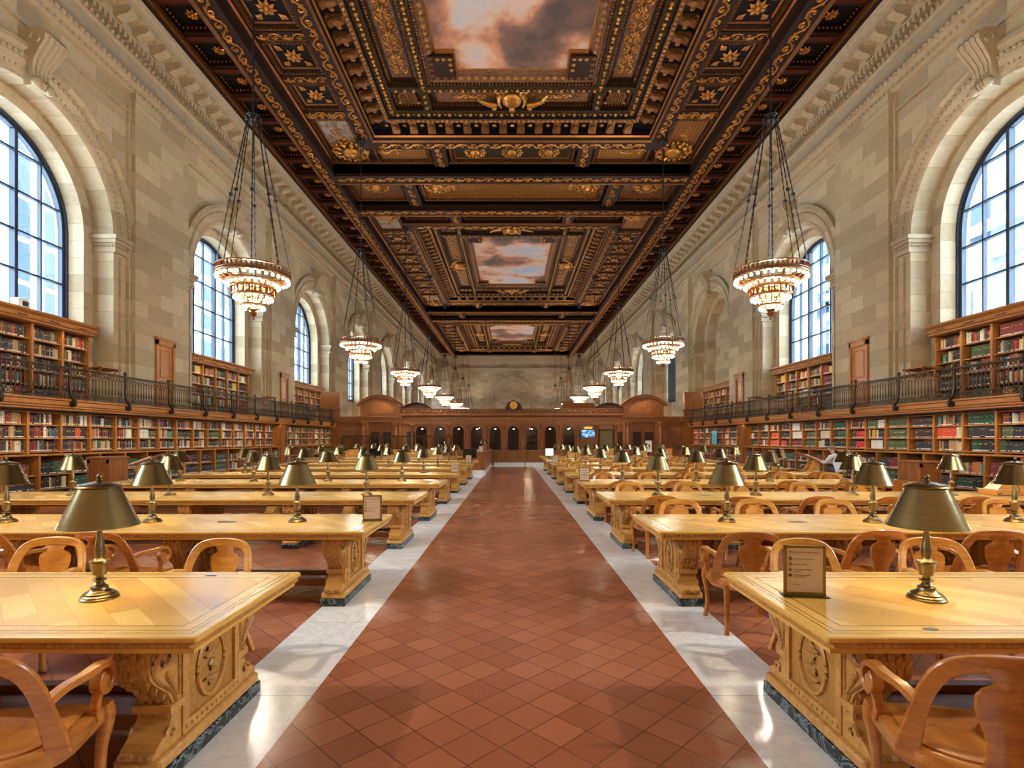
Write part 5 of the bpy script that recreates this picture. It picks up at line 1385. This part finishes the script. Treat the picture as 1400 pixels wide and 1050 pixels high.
# ------------------------------------------------------------------ signs in stands
def text(body, size, x, z, parent, y, mat, align='LEFT'):
    cu = bpy.data.curves.new('lettering', 'FONT'); cu.body = body; cu.size = size; cu.align_x = align; cu.extrude = .0002; cu.materials.append(mat)
    o = bpy.data.objects.new('lettering', cu); COL.objects.link(o); o.parent = parent; bpy.context.view_layer.update(); me = bpy.data.meshes.new_from_object(o); bpy.data.objects.remove(o); o = bpy.data.objects.new('lettering', me); COL.objects.link(o); o.parent = parent; o.location = (x, y, z); o.rotation_euler = (rad(90), 0, 0); return o
def sign(x, y, rz, lab, z=.76, full=True, w=.215, h=.285):
    t = tag(empty('table_sign', (x, y, z+.001), rz), lab, 'sign')
    m = MB(); m.box(-w/2-.01, w/2+.01, -.045, .05, 0, .004); m.build('stand_foot', M['bronze'], t)
    fr = tag(MB(), None) if False else MB()
    b = .014
    for a in ((-w/2,-w/2+b,0,h),(w/2-b,w/2,0,h),(-w/2,w/2,0,b*1.3),(-w/2,w/2,h-b,h)): fr.box(a[0], a[1], -.008, .008, .004+a[2], .004+a[3])
    fr.build('frame', m_brassy, t)
    m = MB(); m.box(-w/2+b*.9, w/2-b*.9, -.004, .004, .015, h-.006); sh = m.build('card', m_card, t)
    if full:
        y0 = -.0048
        text('Please note: this is a quiet room', .0125, -w/2+.024, h-.038, sh, y0, M['ink'])
        m = MB(); m.box(-w/2+.022, w/2-.022, y0-.0003, y0, h-.0475, h-.0465); m.build('rule_line', M['ink'], sh)
        for i, (a, b2) in enumerate((('Please silence your phones', ''), ('No food or drink', ''), ('Do not leave belongings', 'unattended'), ('No flash photography', 'or video recording'))):
            zc = h - .072 - .0315*i; cx = -w/2 + .034
            m = MB(); m.tube([(cx+.0095*math.cos(2*PI*k/20), y0, zc+.0095*math.sin(2*PI*k/20)) for k in range(20)], .0011, 4, True, up=Vector((0,1,0)))
            m.tube([(cx-.0065, y0, zc+.0065), (cx+.0065, y0, zc-.0065)], .0009, 4)
            if i == 0: m.box(cx-.003, cx+.003, y0-.0004, y0, zc-.006, zc+.006)
            elif i == 1: m.face([(cx-.006,y0,zc-.005),(cx+.006,y0,zc+.002),(cx+.003,y0,zc+.006)])
            elif i == 2: m.box(cx-.005, cx+.005, y0-.0004, y0, zc-.004, zc+.003)
            else: m.box(cx-.0065, cx+.0065, y0-.0004, y0, zc-.005, zc+.004)
            m.build('prohibition_print', M['ink'], sh)
            text(a, .0102, cx+.018, zc-.0015 if b2 else zc-.004, sh, y0, M['ink'])
            if b2: text(b2, .0085, cx+.018, zc-.013, sh, y0, M['ink'])
        text('Thank you', .0095, -w/2+.052, h-.2235, sh, y0, M['ink'])
    else:
        for i in range(5):
            m = MB(); m.box(-w/2+.03, w/2-.04+.02*(i % 2), -.006, -.004, h-.06-.04*i, h-.05-.04*i); m.build('text_line_print', M['ink'], sh)
m_brassy = m_plain('dull brass frame', srgb(150,124,48), .4, .7, .15, 20); m_card = m_plain('pale pink card', srgb(222,196,176), .6, 0, .03, 6)
sign(1.675, 3.10, rad(-7), 'brass framed rules sign standing on the front table on the right', .76, True, .225, .285)
sign(-1.535, 5.95, rad(6), 'brass framed rules sign on the second table on the left', .76, True, .205, .275)
sign(-1.53, 14.5, 0, 'framed sign on the fifth table on the left', .76, False)
sign(-1.62, 20.2, 0, 'framed sign on the seventh table on the left', .76, False)
sign(1.54, 11.5, 0, 'framed sign on the fourth table on the right', .76, False)
sign(1.60, 20.0, 0, 'framed sign on the seventh table on the right', .76, False)
sign(-1.42, 24.9, 0, 'framed sign on the near end of the wooden counter', 1.06, False, .2, .26)

# ------------------------------------------------------------------ pieces along the shelves
def cabinet(x, y, h, lab):
    t = tag(empty('index_cabinet', (x, y, 0)), lab, 'cabinet')
    m = MB(); m.box(-.24,.24,-.3,.3,.06,h-.04); m.build('carcass', M['mahog'], t); m = MB(); m.bbox(-.27,.27,-.33,.33,h-.04,h,.01); m.build('top', M['mahog'], t); m = MB(); m.box(-.25,.25,-.31,.31,0,.06); m.build('plinth', M['mahog'], t)
    m = MB(); [m.box(*b) for b in ((-.24,-.18,-.32,-.3,.1,h-.06),(.18,.24,-.32,-.3,.1,h-.06),(-.24,.24,-.32,-.3,h-.14,h-.06),(-.24,.24,-.32,-.3,.06,.16))]; m.build('frame', M['mahog'], t)
cabinet(-9.32, 12.5, 1.25, 'upright red wood index cabinet before the bookcases on the left')
cabinet(9.35, 12.4, 1.16, 'upright red wood index cabinet before the bookcases on the right')
def book_stand(x, y, rz, lab, lab2, h=1.05):
    t = tag(empty('book_stand', (x, y, 0), rz), lab, 'book stand')
    for sx in (-1, 1):
        m = MB(); path = cr([(sx*.30,-.22,0),(sx*.30,-.16,.25),(sx*.30,.02,.5),(sx*.30,-.1,.8),(sx*.30,-.2,h-.12)], 4); m.sweep(path, .035, lerp([.2,.12,.22,.14,.2], len(path)), Vector((0,1,0))); 
        m.tube([(sx*.32, .0+(.11-.009*i)*math.cos(i*.6), h-.3+(.11-.009*i)*math.sin(i*.6)) for i in range(10)], .02, 5); m.build('side_bracket', M['chair_light'], t)
    m = MB(); m.box(-.3,.3,-.05,.05,.2,.26); m.build('stretcher', M['chair'], t)
    top = [(-.42,-.36,h-.13),(.42,-.36,h-.13),(.42,.30,h+.14),(-.42,.30,h+.14)]
    m = MB(); m.loft([top, [(a, b, c+.03) for a, b, c in top]], True, 0, True); m.build('slope', M['chair'], t); m = MB(); m.box(-.42,.42,-.39,-.36,h-.13,h-.06); m.build('ledge', M['chair'], t)
    b = tag(empty('open_book', (x, y, 0), rz), lab2, 'book')
    for sx in (-1, 1):
        m = MB(); pts = []
        for k in range(7): u = k/6; pts.append((sx*.30*u, .045*math.sin(PI*min(1, u*1.2+.12))*(1-u*.55)))
        lo = lambda yy: h-.13 + (yy+.36)/.66*.27 + .034
        m.loft([[(px, yy, lo(yy)+pz) for px, pz in pts] for yy in (-.33, .08)], False); m.loft([[(px, -.33, lo(-.33)+pz) for px, pz in pts], [(px, -.33, lo(-.33)) for px, pz in pts]], False); m.build('page_block', M['paper'], b, 60)
    m = MB(); m.loft([[(-.31,-.34,lo(-.34)-.002),(.31,-.34,lo(-.34)-.002),(.31,.09,lo(.09)-.002),(-.31,.09,lo(.09)-.002)], [(-.31,-.34,lo(-.34)+.004),(.31,-.34,lo(-.34)+.004),(.31,.09,lo(.09)+.004),(-.31,.09,lo(.09)+.004)]], True, 0, True); m.build('cover', M['case_dark'], b)
book_stand(-9.35, 13.9, rad(-65), 'carved wooden book stand before the bookcases on the left', 'large open book lying on the left book stand', 1.10)
book_stand(9.1, 16.7, rad(75), 'carved wooden book stand in front of the reading man', 'large open book on the stand the man reads from', 1.08)
t = tag(empty('wooden_box', (7.95, 8.75, .762)), 'light wooden box with a cable on the third table on the right', 'box')
m = MB(); m.bbox(-.28,.28,-.17,.17,0,.09,.01); m.build('body', M['chair_light'], t); m = MB(); m.loft([[(-.2,-.12,.09),(.25,-.12,.09),(.25,.14,.09),(-.2,.14,.09)], [(-.1,-.1,.2),(.25,-.1,.26),(.25,.12,.26),(-.1,.12,.2)]], True, 0, True); m.build('lid', M['chair_light'], t)
m = MB(); m.tube(cr([(-.2,-.18,.04),(-.3,-.25,.02),(-.1,-.3,.016),(.05,-.22,.1),(0,-.18,.2)]), .006, 5); m.build('cable', M['black'], t)
t = tag(empty('projector', (-12.35, 13.6, 4.942)), 'small beige box standing on the cornice below the first left window', 'box')
m = MB(); m.bbox(-.12,.12,-.17,.17,0,.24,.02); m.build('housing', M['white'], t); m = MB(); m.box(.12,.13,-.08,.08,.05,.17); m.build('lens_panel', M['black'], t)
m = MB(); m.box(-.02, .0, -.35, .35, 0, .75); tag(m.build('poster', m_plain('teal and white printed sheet', srgb(96,170,186), .6, 0, .3, 3), None, None, (11.2, 29.9, 1.35)), 'teal sheet fixed to the bookcase near the wooden screen on the right', 'poster')

# ------------------------------------------------------------------ the seated reader
def skinned(name, verts, edges, radii, mat, parent, root=0, sub=2):
    me = bpy.data.meshes.new(name); bm = bmesh.new(); lay = bm.verts.layers.skin.verify()
    vs = []
    for i, (v, r) in enumerate(zip(verts, radii)):
        x = bm.verts.new(v); x[lay].radius = r if isinstance(r, tuple) else (r, r); x[lay].use_root = (i == root); vs.append(x)
    for a, b in edges: bm.edges.new((vs[a], vs[b]))
    bm.to_mesh(me); bm.free(); me.materials.append(mat)
    o = bpy.data.objects.new(name, me); COL.objects.link(o); o.parent = parent
    k = o.modifiers.new('skin', 'SKIN'); k.use_smooth_shade = True; k.branch_smoothing = .6
    o.modifiers.new('sub', 'SUBSURF').levels = sub; o.modifiers['sub'].render_levels = sub
    return o
def person(x, y, rz):
    t = tag(empty('person', (x, y, 0), rz), 'grey haired person in a pale blue shirt leaning over an open book by the shelves', 'person')
    # local +y is forward; sits on a seat 0.47 high, torso leaning forward
    body_v = [(0,-.02,.58),(0,.02,.76),(0,.10,.95),(0,.17,1.09),(0,.205,1.15),(0,.22,1.205),(0,.25,1.29),(0,.26,1.36)]
    body_e = [(i, i+1) for i in range(7)]; body_r = [(.11,.08),(.12,.085),(.15,.10),(.11,.075),(.052,.052),(.058,.062),(.078,.092),(.055,.065)]
    n = len(body_v)
    for s in (-1, 1):   # arms reach forward to the stand; five separate fingers each
        arm = [(s*.19,.16,1.07),(s*.25,.26,.90),(s*.20,.46,.94),(s*.175,.52,.955)]
        b = n; body_v += arm; body_e += [(3, b),(b, b+1),(b+1, b+2),(b+2, b+3)]; body_r += [.055,.043,.030,(.034,.018)]; n += 4
        for k in range(4):
            fx = s*(.15+.018*k); L = (.065,.075,.07,.055)[k]
            body_v += [(fx,.565,.962),(fx,.565+L*.55,.964),(fx,.565+L,.95)]; body_e += [(b+3, n),(n, n+1),(n+1, n+2)]; body_r += [.010,.009,.007]; n += 3
        body_v += [(s*.14,.53,.965),(s*.12,.56,.975)]; body_e += [(b+3, n),(n, n+1)]; body_r += [.011,.009]; n += 2
        leg = [(s*.09,.02,.56),(s*.13,.28,.57),(s*.135,.47,.56),(s*.135,.47,.30),(s*.135,.45,.09),(s*.14,.56,.045)]
        b = n; body_v += leg; body_e += [(0, b)] + [(b+i, b+i+1) for i in range(5)]; body_r += [.06,.06,.05,.045,.04,(.045,.032)]; n += 6
    skinned('body', body_v, body_e, body_r, M['skin'], t)
    sv = [(0,-.035,.575),(0,.01,.74),(0,.09,.94),(0,.16,1.085),(0,.2,1.14)]; se = [(0,1),(1,2),(2,3),(3,4)]; sr = [(.195,.155),(.168,.128),(.182,.128),(.13,.092),(.066,.066)]
    n = 5
    for s in (-1, 1): sv += [(s*.195,.155,1.07),(s*.255,.26,.90),(s*.212,.42,.932)]; se += [(3, n),(n, n+1),(n+1, n+2)]; sr += [.072,.062,.05]; n += 3
    skinned('shirt', sv, se, sr, M['shirt'], t)
    pv = [(0,-.03,.575),(0,-.03,.64)]; pe = [(0,1)]; pr_ = [(.175,.135),(.175,.132)]; n = 2
    for s in (-1, 1): pv += [(s*.095,.03,.555),(s*.13,.28,.57),(s*.135,.48,.56),(s*.135,.475,.30),(s*.135,.455,.08)]; pe += [(0, n)] + [(n+i, n+i+1) for i in range(4)]; pr_ += [.105,.092,.075,.066,.06]; n += 5
    skinned('trousers', pv, pe, pr_, M['trousers'], t)
    for s in (-1, 1):
        m = MB(); m.ball((s*.14,.52,.045), .05, 10, 7, sc=(1,2.3,.9)); m.build('shoe', M['black'], t, 80)
    m = MB(); m.ball((0,.237,1.33), .098, 16, 12, sc=(.86,1.0,.98)); m.v = [(a, b, max(c, 1.275 + max(0, (b-.245))*.85)) for a, b, c in m.v]; m.build('hair', M['hair'], t, 80)
    m = MB(); m.tube([(0,.35,1.315),(0,.367,1.285),(0,.353,1.27)], [.011,.015,.008], 6); m.build('nose', M['skin'], t, 80)
    for s in (-1, 1):
        m = MB(); m.ball((s*.034,.337,1.315), .012, 8, 6); m.build('eye', M['white'], t, 80); m = MB(); m.ball((s*.083,.255,1.295), .026, 8, 6, sc=(.4,.7,1.2)); m.build('ear', M['skin'], t, 80)
    m = MB(); m.box(-.022,.022,.325,.333,1.242,1.25); m.build('mouth', M['skin'], t)
    return t
person(9.55, 15.75, rad(28)).location.z = .06
st = tag(empty('stool', (9.55, 15.73, 0)), 'low wooden stool under the reading person', 'stool')
m = MB(); m.lathe([(.19,.47),(.2,.48),(.2,.505),(.17,.515)], 24); m.build('seat', M['chair'], st, 40)
for a in range(4): m = MB(); c, s_ = math.cos(a*PI/2+.78), math.sin(a*PI/2+.78); m.tube([(.13*c,.13*s_,.47),(.19*c,.19*s_,0)], .02, 6); m.build('leg', M['chair'], st)

# ------------------------------------------------------------------ view
SC.view_settings.view_transform = 'Standard'; SC.view_settings.look = 'None'; SC.view_settings.gamma = 1.0; SC.view_settings.use_curve_mapping = False
SC.view_settings.exposure = .08
SC.cycles.max_bounces = 7; SC.cycles.diffuse_bounces = 4; SC.cycles.glossy_bounces = 3; SC.cycles.transparent_max_bounces = 12; SC.cycles.transmission_bounces = 2
SC.cycles.caustics_reflective = False; SC.cycles.caustics_refractive = False; SC.cycles.sample_clamp_indirect = 6.0; SC.cycles.sample_clamp_direct = 0
SC.cycles.use_denoising = True
